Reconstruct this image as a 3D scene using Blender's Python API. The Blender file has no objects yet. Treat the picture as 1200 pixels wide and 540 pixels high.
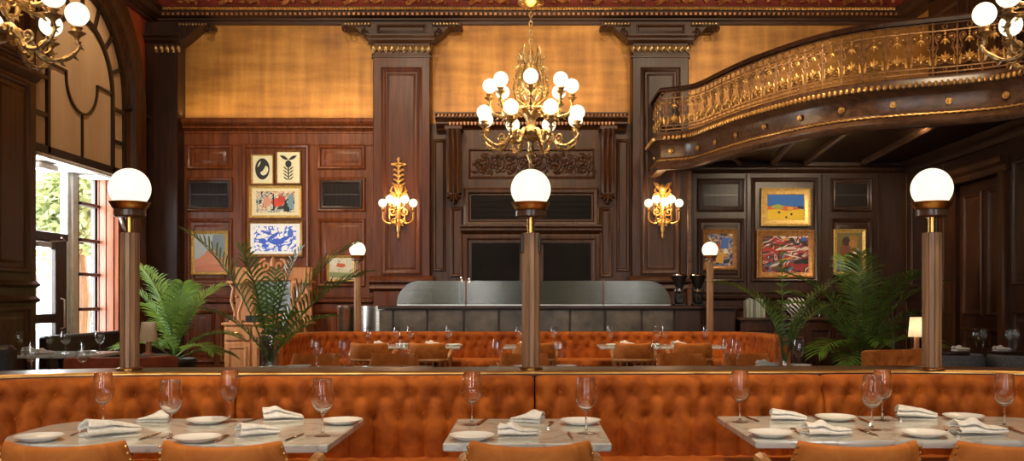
import bpy, bmesh, math, random
from mathutils import Vector, Matrix
random.seed(7)
SC = bpy.context.scene
COL = SC.collection
PI = math.pi
# ---------------------------------------------------------------- photo calibration (level camera, shifted lens)
FPX, VX, VY, CZ = 1089.0, 622.0, 352.0, 1.32
def wx(px, d): return (px - VX) * d / FPX
def wz(py, d): return CZ - (py - VY) * d / FPX

# ---------------------------------------------------------------- mesh helper
class MB:
    def __init__(self, M=None):
        self.v = []; self.f = []; self.m = []; self.M = M
    def add(self, vs, fs, mi=0):
        b = len(self.v)
        if self.M is not None: vs = [self.M @ Vector(p) for p in vs]
        self.v.extend([tuple(p) for p in vs])
        for f in fs:
            self.f.append(tuple(i + b for i in f)); self.m.append(mi)
        return self
    def box(self, x0, x1, y0, y1, z0, z1, c=0.0, mi=0):
        if x0 > x1: x0, x1 = x1, x0
        if y0 > y1: y0, y1 = y1, y0
        if z0 > z1: z0, z1 = z1, z0
        if c <= 0:
            vs = [(x, y, z) for x in (x0, x1) for y in (y0, y1) for z in (z0, z1)]
            fs = [(0,1,3,2),(4,6,7,5),(0,4,5,1),(2,3,7,6),(0,2,6,4),(1,5,7,3)]
            return self.add(vs, fs, mi)
        c = min(c, (x1-x0)*.49, (y1-y0)*.49, (z1-z0)*.49)
        lo = (x0, y0, z0); hi = (x1, y1, z1); vs = []; ix = {}
        S = [(a, b, d) for a in (0,1) for b in (0,1) for d in (0,1)]
        for s in S:
            for ax in range(3):
                p = []
                for k in range(3):
                    e = hi[k] if s[k] else lo[k]
                    if k != ax: e += -c if s[k] else c
                    p.append(e)
                ix[(s, ax)] = len(vs); vs.append(tuple(p))
        fs = []
        for ax in range(3):
            o = [k for k in range(3) if k != ax]
            for sg in (0,1):
                q = []
                for (a, b) in ((0,0),(1,0),(1,1),(0,1)):
                    s = [0,0,0]; s[ax] = sg; s[o[0]] = a; s[o[1]] = b
                    q.append(ix[(tuple(s), ax)])
                fs.append(tuple(q))
            for a in (0,1):
                for b in (0,1):
                    s0 = [0,0,0]; s0[o[0]] = a; s0[o[1]] = b; s1 = list(s0); s1[ax] = 1
                    s0, s1 = tuple(s0), tuple(s1)
                    fs.append((ix[(s0,o[0])], ix[(s1,o[0])], ix[(s1,o[1])], ix[(s0,o[1])]))
        for s in S: fs.append((ix[(s,0)], ix[(s,1)], ix[(s,2)]))
        return self.add(vs, fs, mi)
    def lathe(self, prof, n=20, o=(0,0,0), mi=0, ax=None, sx=1.0, sy=1.0):
        """prof [(r, z)...]; ax: optional Matrix 3x3 orienting local z"""
        vs = []; fs = []; rows = []
        for (r, z) in prof:
            if r < 1e-5:
                rows.append([len(vs)]); vs.append((0,0,z))
            else:
                rows.append(list(range(len(vs), len(vs)+n)))
                for k in range(n):
                    a = 2*PI*k/n; vs.append((r*math.cos(a)*sx, r*math.sin(a)*sy, z))
        for A, B in zip(rows, rows[1:]):
            for k in range(n):
                k2 = (k+1) % n
                if len(A) == 1 and len(B) == 1: continue
                if len(A) == 1: fs.append((A[0], B[k2], B[k]))
                elif len(B) == 1: fs.append((A[k], A[k2], B[0]))
                else: fs.append((A[k], A[k2], B[k2], B[k]))
        out = []
        for p in vs:
            q = Vector(p)
            if ax is not None: q = ax @ q
            out.append(q + Vector(o))
        return self.add(out, fs, mi)
    def sphere(self, c, r, n=14, m=9, s=(1,1,1), mi=0):
        prof = [(r*math.sin(PI*k/m) if 0 < k < m else 0, -r*math.cos(PI*k/m)) for k in range(m+1)]
        t = MB(); t.lathe(prof, n)
        return self.add([(c[0]+p[0]*s[0], c[1]+p[1]*s[1], c[2]+p[2]*s[2]) for p in t.v], t.f, mi)
    def tube(self, pts, r, n=8, closed=False, mi=0, flat=1.0):
        pts = [Vector(p) for p in pts]; L = len(pts)
        rr = r if isinstance(r, (list, tuple)) else [r]*L
        vs = []; fs = []; up = None
        for i, p in enumerate(pts):
            if closed: t = pts[(i+1) % L] - pts[i-1]
            else: t = pts[min(i+1, L-1)] - pts[max(i-1, 0)]
            if t.length < 1e-9: t = Vector((0,0,1))
            t.normalize()
            if up is None:
                up = Vector((0,0,1)) if abs(t.z) < .9 else Vector((1,0,0))
            a = t.cross(up)
            if a.length < 1e-6: a = t.cross(Vector((0,1,0)))
            a.normalize(); b = a.cross(t); b.normalize(); up = b
            for k in range(n):
                w = 2*PI*k/n
                vs.append(p + a*(rr[i]*math.cos(w)) + b*(rr[i]*flat*math.sin(w)))
        R = L if closed else L-1
        for i in range(R):
            j = (i+1) % L
            for k in range(n):
                k2 = (k+1) % n
                fs.append((i*n+k, i*n+k2, j*n+k2, j*n+k))
        if not closed:
            fs.append(tuple(range(n-1, -1, -1))); fs.append(tuple((L-1)*n+k for k in range(n)))
        return self.add(vs, fs, mi)
    def frame(self, x0, x1, z0, z1, y, prof, mi=0):
        """mitred rectangular moulding in the xz plane facing -y; prof [(inset, out)...]"""
        vs = []; fs = []; n = len(prof)
        for (i, o) in prof:
            vs += [(x0+i, y-o, z0+i), (x1-i, y-o, z0+i), (x1-i, y-o, z1-i), (x0+i, y-o, z1-i)]
        for k in range(n-1):
            for c in range(4):
                c2 = (c+1) % 4
                fs.append((k*4+c, k*4+c2, (k+1)*4+c2, (k+1)*4+c))
        return self.add(vs, fs, mi)
    def sweep(self, path, prof, left=True, mi=0, closed=False, cap=True):
        """path [(x,y)], prof [(out, z)] ; out is along the left (or right) hand normal of the path"""
        n = len(path); P = [Vector((p[0], p[1])) for p in path]; vs = []; fs = []; m = len(prof)
        for i in range(n):
            if closed: a, b = P[i]-P[i-1], P[(i+1) % n]-P[i]
            else:
                a = P[i]-P[max(i-1,0)] if i > 0 else P[1]-P[0]
                b = P[min(i+1,n-1)]-P[i] if i < n-1 else P[n-1]-P[n-2]
            a.normalize(); b.normalize()
            na, nb = Vector((-a.y, a.x)), Vector((-b.y, b.x))
            nn = na+nb; nn.normalize(); k = 1/max(.3, nn.dot(na))
            if not left: nn = -nn
            for (o, z) in prof:
                q = P[i]+nn*(o*k); vs.append((q.x, q.y, z))
        R = n if closed else n-1
        for i in range(R):
            j = (i+1) % n
            for k in range(m-1):
                fs.append((i*m+k, i*m+k+1, j*m+k+1, j*m+k))
        if cap and not closed:
            fs.append(tuple(range(m))); fs.append(tuple((n-1)*m+k for k in range(m)))
        return self.add(vs, fs, mi)
    def prism(self, poly, z0, z1, mi=0, c=0.0):
        """horizontal polygon [(x,y)] from z0 to z1 with chamfer c on the top and bottom edge"""
        n = len(poly); cx = sum(p[0] for p in poly)/n; cy = sum(p[1] for p in poly)/n
        def ins(p):
            d = Vector((cx-p[0], cy-p[1])); L = d.length
            d = d*(min(c, L*.5)/max(L,1e-6)); return (p[0]+d.x, p[1]+d.y)
        rows = [(poly, z0), (poly, z1)] if c <= 0 else [([ins(p) for p in poly], z0), (poly, z0+c), (poly, z1-c), ([ins(p) for p in poly], z1)]
        vs = []; fs = []
        for pl, z in rows: vs += [(p[0], p[1], z) for p in pl]
        for k in range(len(rows)-1):
            for i in range(n):
                j = (i+1) % n; fs.append((k*n+i, k*n+j, (k+1)*n+j, (k+1)*n+i))
        fs.append(tuple(range(n-1,-1,-1))); fs.append(tuple((len(rows)-1)*n+i for i in range(n)))
        return self.add(vs, fs, mi)
    def plate(self, poly, y0, y1, mi=0):
        """vertical polygon [(x,z)] between y0 and y1"""
        n = len(poly); vs = [(p[0], y0, p[1]) for p in poly]+[(p[0], y1, p[1]) for p in poly]
        fs = [(i, (i+1) % n, n+(i+1) % n, n+i) for i in range(n)]+[tuple(range(n-1,-1,-1)), tuple(n+i for i in range(n))]
        return self.add(vs, fs, mi)
    def grid(self, rows, mi=0, wrap=False):
        n = len(rows[0]); vs = [p for r in rows for p in r]; fs = []
        for i in range(len(rows)-1):
            for k in range(n if wrap else n-1):
                k2 = (k+1) % n
                fs.append((i*n+k, i*n+k2, (i+1)*n+k2, (i+1)*n+k))
        return self.add(vs, fs, mi)
    def build(self, name, mat, parent=None, shift=None, sharp=38, fix=True):
        me = bpy.data.meshes.new(name)
        vs = self.v
        if shift is not None: vs = [(p[0]-shift[0], p[1]-shift[1], p[2]-shift[2]) for p in vs]
        me.from_pydata(vs, [], self.f); me.validate()
        mats = mat if isinstance(mat, (list, tuple)) else [mat]
        for q in mats: me.materials.append(q)
        if len(mats) > 1 and len(me.polygons) == len(self.m): me.polygons.foreach_set('material_index', self.m)
        if fix:
            bm = bmesh.new(); bm.from_mesh(me); bmesh.ops.recalc_face_normals(bm, faces=bm.faces); bm.to_mesh(me); bm.free()
        me.polygons.foreach_set('use_smooth', [True]*len(me.polygons))
        me.set_sharp_from_angle(angle=math.radians(sharp))
        o = bpy.data.objects.new(name, me); COL.objects.link(o)
        if parent is not None: o.parent = parent
        return o

def tag(o, label=None, cat=None, group=None, kind=None):
    if label: o['label'] = label
    if cat: o['category'] = cat
    if group: o['group'] = group
    if kind: o['kind'] = kind
    return o
def thing(name, label, cat, loc=(0,0,0), rz=0.0, group=None):
    o = bpy.data.objects.new(name, None); COL.objects.link(o); o.empty_display_size = .1
    o.location = loc; o.rotation_euler = (0,0,rz)
    return tag(o, label, cat, group)
def struct(name, mb, mat, parent=None, **k):
    o = mb.build(name, mat, parent, **k); o['kind'] = 'structure'; return o
def dup(o, loc=None, rz=None, label=None, group=None, parent=None):
    """a thing copied with its parts and their sub-parts"""
    c = o.copy(); COL.objects.link(c)
    if parent is not None: c.parent = parent
    if loc is not None: c.location = loc
    if rz is not None: c.rotation_euler = (0,0,rz)
    if label: c['label'] = label
    if group: c['group'] = group
    for ch in list(o.children): dup(ch, parent=c)
    return c
def part(root, name, mb, mat, world=False, label=None, **k):
    """a part; world=True when its points are world coordinates of an unrotated root"""
    sh = None
    if world:
        sh = Vector((0,0,0)); q = root
        while q is not None: sh = sh + q.location; q = q.parent
    o = mb.build(name, mat, root, shift=sh, **k)
    if label: o['label'] = label
    return o

# ---------------------------------------------------------------- materials
def srgb(r, g, b):
    f = lambda c: (c/255/12.92) if c/255 <= .04045 else ((c/255+.055)/1.055)**2.4
    return (f(r), f(g), f(b), 1)
def new_mat(name):
    m = bpy.data.materials.new(name); m.use_nodes = True
    nt = m.node_tree; b = nt.nodes['Principled BSDF']
    return m, nt, b
def setp(b, **k):
    for q, v in k.items():
        q = q.replace('_', ' ')
        if q in b.inputs: b.inputs[q].default_value = v
def noise_mat(name, c1, c2, rough=.5, scale=(1,1,1), nscale=8, detail=5, bump=0.0, metal=0.0, lo=.3, hi=.7, rough2=None, dist=0.0, **k):
    m, nt, b = new_mat(name); N = nt.nodes; L = nt.links
    tc = N.new('ShaderNodeTexCoord'); mp = N.new('ShaderNodeMapping'); mp.inputs['Scale'].default_value = scale
    nz = N.new('ShaderNodeTexNoise'); nz.inputs['Scale'].default_value = nscale; nz.inputs['Detail'].default_value = detail
    nz.inputs['Distortion'].default_value = dist
    cr = N.new('ShaderNodeValToRGB'); cr.color_ramp.elements[0].position = lo; cr.color_ramp.elements[1].position = hi
    cr.color_ramp.elements[0].color = c1; cr.color_ramp.elements[1].color = c2
    L.new(tc.outputs['Object'], mp.inputs['Vector']); L.new(mp.outputs['Vector'], nz.inputs['Vector'])
    L.new(nz.outputs['Fac'], cr.inputs['Fac']); L.new(cr.outputs['Color'], b.inputs['Base Color'])
    setp(b, Roughness=rough, Metallic=metal, **k)
    if rough2 is not None:
        mr = N.new('ShaderNodeMapRange'); mr.inputs['To Min'].default_value = rough; mr.inputs['To Max'].default_value = rough2
        L.new(nz.outputs['Fac'], mr.inputs['Value']); L.new(mr.outputs['Result'], b.inputs['Roughness'])
    if bump:
        bp = N.new('ShaderNodeBump'); bp.inputs['Strength'].default_value = bump; bp.inputs['Distance'].default_value = .01
        L.new(nz.outputs['Fac'], bp.inputs['Height']); L.new(bp.outputs['Normal'], b.inputs['Normal'])
    return m
def wood(name, dark, light, rough=.3, grain=(6,6,.5), coat=.25):
    m = noise_mat(name, dark, light, rough=rough, scale=grain, nscale=3.2, detail=8, lo=.28, hi=.74, dist=.6)
    b = m.node_tree.nodes['Principled BSDF']
    setp(b, Coat_Weight=coat*.6, Coat_Roughness=.2, Specular_IOR_Level=.32)
    return m
def flat(name, c, rough=.6, metal=0.0, **k):
    return noise_mat(name, tuple(x*.9 for x in c[:3])+(1,), c, rough=rough, metal=metal, nscale=30, **k)
def emit(name, c, s):
    m, nt, b = new_mat(name); N = nt.nodes; L = nt.links
    lw = N.new('ShaderNodeTexNoise'); lw.inputs['Scale'].default_value = 2
    setp(b, Base_Color=(.12,.11,.09,1), Roughness=.3, Emission_Color=c, Emission_Strength=s)
    return m

M = {}
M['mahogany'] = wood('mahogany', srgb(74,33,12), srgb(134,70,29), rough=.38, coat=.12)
M['walnut'] = wood('walnut', srgb(48,24,9), srgb(90,50,22), rough=.4, coat=.1)
M['mantel_wood'] = wood('mantel_wood', srgb(48,25,10), srgb(86,50,23), rough=.4, coat=.1)
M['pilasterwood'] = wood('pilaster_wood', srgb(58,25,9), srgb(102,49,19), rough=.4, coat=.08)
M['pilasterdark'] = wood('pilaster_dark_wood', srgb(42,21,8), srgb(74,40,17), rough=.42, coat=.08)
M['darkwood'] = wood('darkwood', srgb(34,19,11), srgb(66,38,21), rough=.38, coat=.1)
M['cornicewood'] = wood('cornicewood', srgb(46,28,16), srgb(84,52,30), rough=.42, grain=(.5,6,6), coat=.1)
M['railwood'] = wood('railwood', srgb(60,40,28), srgb(112,78,54), rough=.3, grain=(.6,6,6))
M['postwood'] = wood('postwood', srgb(124,90,62), srgb(184,142,104), rough=.42, grain=(14,14,.7), coat=.1)
M['chairwood'] = wood('chairwood', srgb(138,88,48), srgb(196,142,88), rough=.35, grain=(5,5,5))
M['pine'] = wood('pine', srgb(148,92,52), srgb(190,132,84), rough=.45, grain=(5,5,.6), coat=.1)
M['floorwood'] = wood('floorwood', srgb(52,32,20), srgb(92,60,38), rough=.35, grain=(6,.6,6))
M['giltwall'] = None
M['rust'] = noise_mat('rust_paint', srgb(150,62,28), srgb(172,78,38), rough=.6, nscale=4)
M['frieze'] = noise_mat('frieze_red', srgb(96,30,20), srgb(138,54,34), rough=.42, nscale=5)
M['friezegold'] = noise_mat('frieze_gilt', srgb(134,66,38), srgb(206,142,80), rough=.38, nscale=14, metal=.25)
M['gilt'] = noise_mat('gilt', srgb(186,130,62), srgb(240,192,112), rough=.34, nscale=22, metal=.6)
M['antique'] = noise_mat('antique_gilt', srgb(140,108,66), srgb(224,192,134), rough=.34, nscale=26, metal=.75)
M['brass'] = noise_mat('brass', srgb(200,150,78), srgb(232,190,116), rough=.3, nscale=10, metal=1.0)
M['darkbrass'] = noise_mat('dark_brass', srgb(120,82,40), srgb(176,124,64), rough=.28, nscale=10, metal=.9)
M['ironbronze'] = noise_mat('iron_bronze', srgb(120,84,52), srgb(178,132,86), rough=.42, nscale=18, metal=.45)
M['frameg'] = noise_mat('gold_frame', srgb(196,150,70), srgb(232,196,120), rough=.38, nscale=24, metal=.35)
M['framed'] = noise_mat('old_gold_frame', srgb(124,82,40), srgb(176,124,66), rough=.42, nscale=24, metal=.4)
M['darkglass'] = noise_mat('dark_glass', srgb(14,11,8), srgb(24,18,13), rough=.5, nscale=3, Specular_IOR_Level=.1)
M['steel'] = noise_mat('brushed_steel', srgb(168,164,156), srgb(206,202,194), rough=.28, scale=(1,1,40), nscale=3, metal=1.0)
M['chrome'] = noise_mat('chrome', srgb(205,205,205), srgb(235,235,235), rough=.1, nscale=4, metal=1.0)
M['silver'] = noise_mat('cutlery_silver', srgb(180,176,168), srgb(220,216,208), rough=.16, nscale=20, metal=1.0)
M['black'] = noise_mat('black_plastic', srgb(14,14,15), srgb(28,28,30), rough=.32, nscale=12)
M['leather'] = noise_mat('dark_leather', srgb(30,26,24), srgb(52,46,42), rough=.38, nscale=60, bump=.15)
M['greyfab'] = noise_mat('grey_fabric', srgb(74,74,76), srgb(104,104,106), rough=.8, nscale=60)
M['linen'] = noise_mat('white_linen', srgb(226,222,214), srgb(248,245,238), rough=.85, nscale=50, bump=.12)
M['china'] = noise_mat('white_china', srgb(238,236,230), srgb(250,248,244), rough=.15, nscale=4)
M['shade'] = noise_mat('lamp_shade_linen', srgb(214,194,158), srgb(232,214,180), rough=.8, nscale=60)
M['barpanel'] = noise_mat('slate_panel', srgb(62,54,44), srgb(98,88,74), rough=.38, nscale=6, detail=8, metal=.25, bump=.4)
M['leaf'] = noise_mat('palm_leaf', srgb(54,90,30), srgb(124,152,60), rough=.42, nscale=9)
M['leaf2'] = noise_mat('palm_leaf_dark', srgb(44,78,28), srgb(104,134,52), rough=.42, nscale=9)
M['stemg'] = noise_mat('palm_stem', srgb(72,92,38), srgb(128,146,66), rough=.5, nscale=12)
M['terracotta'] = noise_mat('pot_dark', srgb(48,40,34), srgb(72,60,50), rough=.6, nscale=12)
M['plaster'] = noise_mat('white_frame_paint', srgb(206,204,198), srgb(228,226,220), rough=.5, nscale=10)
M['tanpanel'] = noise_mat('tan_screen', srgb(188,152,112), srgb(204,170,130), rough=.7, scale=(1,1,.2), nscale=3)
M['screenframe'] = noise_mat('screen_frame', srgb(28,18,13), srgb(48,32,22), rough=.35, nscale=12)
M['ceilp'] = noise_mat('ceiling_paint', srgb(120,72,44), srgb(142,88,54), rough=.7, nscale=3)
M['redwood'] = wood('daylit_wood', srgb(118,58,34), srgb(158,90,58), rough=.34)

def translucent(m, w, col):
    nt = m.node_tree; N = nt.nodes; L = nt.links; b = N['Principled BSDF']
    t = N.new('ShaderNodeBsdfTranslucent'); t.inputs['Color'].default_value = col; x = N.new('ShaderNodeMixShader'); x.inputs['Fac'].default_value = w
    L.new(b.outputs[0], x.inputs[1]); L.new(t.outputs[0], x.inputs[2]); L.new(x.outputs[0], N['Material Output'].inputs['Surface'])
translucent(M['leaf'], .22, srgb(176,196,84)); translucent(M['leaf2'], .22, srgb(140,172,76)); translucent(M['shade'], .55, srgb(252,244,226))
# gold leaf fabric wall
def gilt_wall():
    m, nt, b = new_mat('gilt_wallcloth'); N = nt.nodes; L = nt.links
    tc = N.new('ShaderNodeTexCoord')
    outs = []
    for sc, ns in (((.5,.5,3.0), 2.2), ((3.2,1,.35), 2.0), ((1,1,1), 1.1), ((30,30,30), 3)):
        mp = N.new('ShaderNodeMapping'); mp.inputs['Scale'].default_value = sc
        nz = N.new('ShaderNodeTexNoise'); nz.inputs['Scale'].default_value = ns; nz.inputs['Detail'].default_value = 6
        L.new(tc.outputs['Object'], mp.inputs['Vector']); L.new(mp.outputs['Vector'], nz.inputs['Vector']); outs.append(nz.outputs['Fac'])
    def mth(op, a, bb):
        n = N.new('ShaderNodeMath'); n.operation = op
        for i, q in enumerate((a, bb)):
            if isinstance(q, (int, float)): n.inputs[i].default_value = q
            else: L.new(q, n.inputs[i])
        return n.outputs[0]
    s = mth('ADD', outs[0], outs[1]); s = mth('ADD', s, outs[2]); s2 = mth('MULTIPLY', outs[3], .45); s = mth('ADD', s, s2)
    s = mth('DIVIDE', s, 3.45)
    cr = N.new('ShaderNodeValToRGB'); e = cr.color_ramp.elements
    e[0].position = .38; e[0].color = srgb(132,86,34); e[1].position = .62; e[1].color = srgb(212,154,74)
    q = e.new(.5); q.color = srgb(178,122,50)
    L.new(s, cr.inputs['Fac']); L.new(cr.outputs['Color'], b.inputs['Base Color'])
    setp(b, Roughness=.48, Metallic=.25)
    return m
M['giltwall'] = gilt_wall()

def marble():
    m, nt, b = new_mat('pale_marble'); N = nt.nodes; L = nt.links
    tc = N.new('ShaderNodeTexCoord')
    nz = N.new('ShaderNodeTexNoise'); nz.inputs['Scale'].default_value = 3.5; nz.inputs['Detail'].default_value = 9; nz.inputs['Distortion'].default_value = 1.4
    L.new(tc.outputs['Object'], nz.inputs['Vector'])
    cr = N.new('ShaderNodeValToRGB'); e = cr.color_ramp.elements
    e[0].position = .2; e[0].color = srgb(224,224,216); e[1].position = .9; e[1].color = srgb(216,217,206)
    q = e.new(.47); q.color = srgb(212,212,202)
    q = e.new(.505); q.color = srgb(186,184,174); q = e.new(.54); q.color = srgb(212,212,202)
    L.new(nz.outputs['Fac'], cr.inputs['Fac']); L.new(cr.outputs['Color'], b.inputs['Base Color'])
    setp(b, Roughness=.1)
    return m
M['marble'] = marble()

def velvet(name, dark, light, deep=1.0):
    m = noise_mat(name, dark, light, rough=.75, nscale=11, detail=7, lo=.3, hi=.7, dist=.8)
    b = m.node_tree.nodes['Principled BSDF']
    setp(b, Sheen_Weight=.35, Sheen_Roughness=.35, Sheen_Tint=srgb(255,170,90), Specular_IOR_Level=.25)
    return m
M['velvet'] = velvet('orange_velvet', srgb(140,64,12), srgb(192,102,28))
M['velvetchair'] = velvet('amber_velvet', srgb(180,98,36), srgb(214,130,58))
M['rustvelvet'] = velvet('brown_velvet', srgb(104,42,20), srgb(132,60,30))

def glass(name, tint=(1,1,1,1), rough=0.0, ior=1.45):
    m, nt, b = new_mat(name)
    setp(b, Base_Color=tint, Roughness=rough, IOR=ior, Transmission_Weight=1.0)
    return m
def soft_glass():
    m, nt, b = new_mat('clear_glass'); N = nt.nodes; L = nt.links
    setp(b, Base_Color=(1,1,1,1), Roughness=0, IOR=1.4, Transmission_Weight=1.0)
    tr = N.new('ShaderNodeBsdfTransparent'); mx = N.new('ShaderNodeMixShader'); mx.inputs['Fac'].default_value = .85
    L.new(tr.outputs[0], mx.inputs[1]); L.new(b.outputs[0], mx.inputs[2]); L.new(mx.outputs[0], N['Material Output'].inputs['Surface']); return m
M['glass'] = None
def thin_glass(name, tint, w, rough=.05, body=None, bw=.0, edge=.8):
    """thin sheet: see-through plus fresnel reflection, optionally a diffuse frosted body"""
    m = bpy.data.materials.new(name); m.use_nodes = True; nt = m.node_tree; N = nt.nodes; L = nt.links
    for n in list(N): N.remove(n)
    out = N.new('ShaderNodeOutputMaterial'); tr = N.new('ShaderNodeBsdfTransparent'); tr.inputs['Color'].default_value = tint
    gl = N.new('ShaderNodeBsdfGlossy'); gl.inputs['Roughness'].default_value = rough
    lw = N.new('ShaderNodeLayerWeight'); lw.inputs['Blend'].default_value = .5
    pw = N.new('ShaderNodeMath'); pw.operation = 'POWER'; pw.inputs[1].default_value = 4.0; L.new(lw.outputs['Facing'], pw.inputs[0])
    ad = N.new('ShaderNodeMath'); ad.operation = 'MULTIPLY_ADD'; ad.inputs[1].default_value = edge; ad.inputs[2].default_value = .04+w; ad.use_clamp = True
    mx = N.new('ShaderNodeMixShader'); L.new(pw.outputs[0], ad.inputs[0]); L.new(ad.outputs[0], mx.inputs['Fac'])
    base = tr.outputs[0]
    if body is not None:
        df = N.new('ShaderNodeBsdfDiffuse'); df.inputs['Color'].default_value = body
        m2 = N.new('ShaderNodeMixShader'); m2.inputs['Fac'].default_value = bw
        L.new(tr.outputs[0], m2.inputs[1]); L.new(df.outputs[0], m2.inputs[2]); base = m2.outputs[0]
    L.new(base, mx.inputs[1]); L.new(gl.outputs[0], mx.inputs[2]); L.new(mx.outputs[0], out.inputs['Surface'])
    return m
M['thinglass'] = thin_glass('thin_clear_glass', (.95,.96,.95,1), .07, .0, edge=1.0)
M['glass'] = thin_glass('wine_glass_crystal', (.985,.985,.98,1), .01, .0)
M['glassd'] = soft_glass()
M['pane'] = thin_glass('window_pane_glass', (.97,.98,.97,1), .0, .02, edge=.12)
M['frost'] = thin_glass('grey_green_screen_glass', (.62,.66,.60,1), .0, .15, srgb(86,88,74), .55)
M['globe'] = emit('lit_opal_globe', (1.0,.87,.62,1), 1.35)
M['bulbglobe'] = emit('lit_chandelier_globe', (1.0,.87,.63,1), 1.4)
# ================================================================ THE ROOM
YB = 14.4
def bx(px, d=YB): return wx(px, d)
def bz(py, d=YB): return wz(py, d)
XW = 5.86
ML = Matrix(((0,-1,0,-XW),(1,0,0,0),(0,0,1,0),(0,0,0,1)))     # local (a, -out, z) on the wall with the windows
MR = Matrix(((0,1,0,XW),(1,0,0,0),(0,0,1,0),(0,0,0,1)))       # and on the wall opposite

def spiral(cx, cz, r, turns=1.5, a0=0.0, d=1, n=22, y=0.0, end=.12):
    out = []
    for i in range(n+1):
        t = i/n; a = a0+d*turns*2*PI*t; q = r*(1-(1-end)*t)
        out.append((cx+q*math.cos(a), y, cz+q*math.sin(a)))
    return out
def leaf_lump(mb, cx, cz, y, L, W, ang, T=.012, mi=0):
    c, s = math.cos(ang), math.sin(ang); rows = []
    for i in range(6):
        t = i/5; w = W*math.sin(PI*min(.97, .12+.85*t))**.8*(1-.25*t); r = []
        for k in range(5):
            u = (k-2)/2; lx = L*t; lz = w*u*.5
            r.append((cx+lx*c-lz*s, y-T*(1-u*u*.9)*(1.0 if 0 < i < 5 else .3), cz+lx*s+lz*c))
        rows.append(r)
    mb.grid(rows, mi)
def rinceau(mb, x0, x1, z0, z1, y, r=.012, unit=None, seed=1):
    """running scroll of acanthus between x0..x1"""
    rnd = random.Random(seed); h = (z1-z0)/2; zc = (z0+z1)/2
    n = max(1, int((x1-x0)/(unit or h*2.1))); w = (x1-x0)/n
    for k in range(n):
        c = x0+(k+.5)*w; up = 1 if k % 2 else -1
        mb.tube(spiral(c, zc, h*.82, 1.6, PI*.5*up+PI, up, 26, y-.008), [r*1.25*(1-.4*i/26) for i in range(27)], 5)
        mb.sphere((c, y-.012, zc), h*.2, 8, 5, (1,.6,1))
        for j in range(6):
            a = j*PI/3+.4+rnd.random()*.3
            leaf_lump(mb, c+h*.22*math.cos(a), zc+h*.22*math.sin(a), y-.004, h*.42, h*.3, a+.5*up, r*1.3)
        for j in range(7):
            a = PI*.5*up+PI+up*(j*.75); q = h*.8
            leaf_lump(mb, c+q*math.cos(a), zc+q*math.sin(a), y-.002, h*.5, h*.3, a+up*(.9 if j % 2 else 2.2), r*1.2)
        mb.tube([(c+w*.34, y-.006, zc-up*h*.7), (c+w*.5, y-.01, zc), (c+w*.66, y-.006, zc+up*h*.7)], r, 5)
PAN = [(0,0),(0,.022),(.018,.036),(.04,.026),(.052,.008),(.062,.0)]
def wallpanel(mb, x0, x1, z0, z1, y, s=1.0, field=True):
    mb.frame(x0, x1, z0, z1, y, [(a*s, b*s) for a, b in PAN])
    if field:
        q = .10*s
        if x1-x0 > 3*q and z1-z0 > 3*q:
            mb.frame(x0+q, x1-q, z0+q, z1-q, y, [(0,0),(.035*s,.016*s)])
            e = q+.035*s
            mb.add([(x0+e,y-.016*s,z0+e),(x1-e,y-.016*s,z0+e),(x1-e,y-.016*s,z1-e),(x0+e,y-.016*s,z1-e)], [(0,1,2,3)])

# floor, ceiling, shell
struct('floor', MB().box(-7, 7, -4.2, 14.8, -.1, 0), M['floorwood'])
struct('ceiling', MB().box(-7, 7, -4.2, 14.8, 6.6, 6.75), M['ceilp'])
mb = MB().box(-6.4, 6.4, 14.45, 14.75, 0, 6.6); struct('wall_back', mb, M['giltwall'])
mb = MB()
mb.box(-6.15, -5.6, -4.2, 10.45, 0, 6.6)
mb.box(-6.15, -XW, 10.45, 10.85, 0, 6.6); mb.box(-6.15, -XW, 13.25, 14.6, 0, 6.6); mb.box(-6.15, -5.93, 10.85, 13.25, 3.1, 6.6)
mb.box(-6.25, -6.15, 10.45, 10.9, 0, 3.4); mb.box(-6.25, -6.15, 13.2, 13.6, 0, 3.4); mb.box(-6.25, -6.15, 10.9, 13.2, 3.1, 3.4)
struct('wall_left', mb, M['rust'])
mb = MB().box(XW, 6.3, -4.2, 11.45, 0, 6.6); mb.box(XW, 6.3, 13.05, 14.6, 0, 6.6); mb.box(XW, 6.3, 11.45, 13.05, 2.95, 6.6)
mb.box(6.2, 6.3, 11.45, 13.05, 0, 2.95)
struct('wall_right', mb, M['darkwood'])
# wall behind the viewer with tall daylight windows
mb = MB(); ws = [(-4.6,-3.6),(-2.2,-1.2),(2.6,3.6)]; xs = [-6.3]+[q for w in ws for q in w]+[6.3]
for i in range(0, len(xs), 2): mb.box(xs[i], xs[i+1], -4.3, -4.1, 0, 6.6)
for a, b in ws: mb.box(a, b, -4.3, -4.1, 0, .7); mb.box(a, b, -4.3, -4.1, 4.2, 6.6)
struct('wall_front', mb, M['walnut'])
for i, (a, b) in enumerate(ws):
    w = MB().frame(a, b, .7, 4.2, -4.1, [(0,0),(0,.04),(.08,.04),(.08,0)])
    w.box((a+b)/2-.03, (a+b)/2+.03, -4.2, -4.14, .7, 4.2)
    for z in (1.6, 2.5, 3.4): w.box(a, b, -4.2, -4.14, z-.025, z+.025)
    struct('window_%d' % (i+3), w, M['darkwood'])

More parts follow.
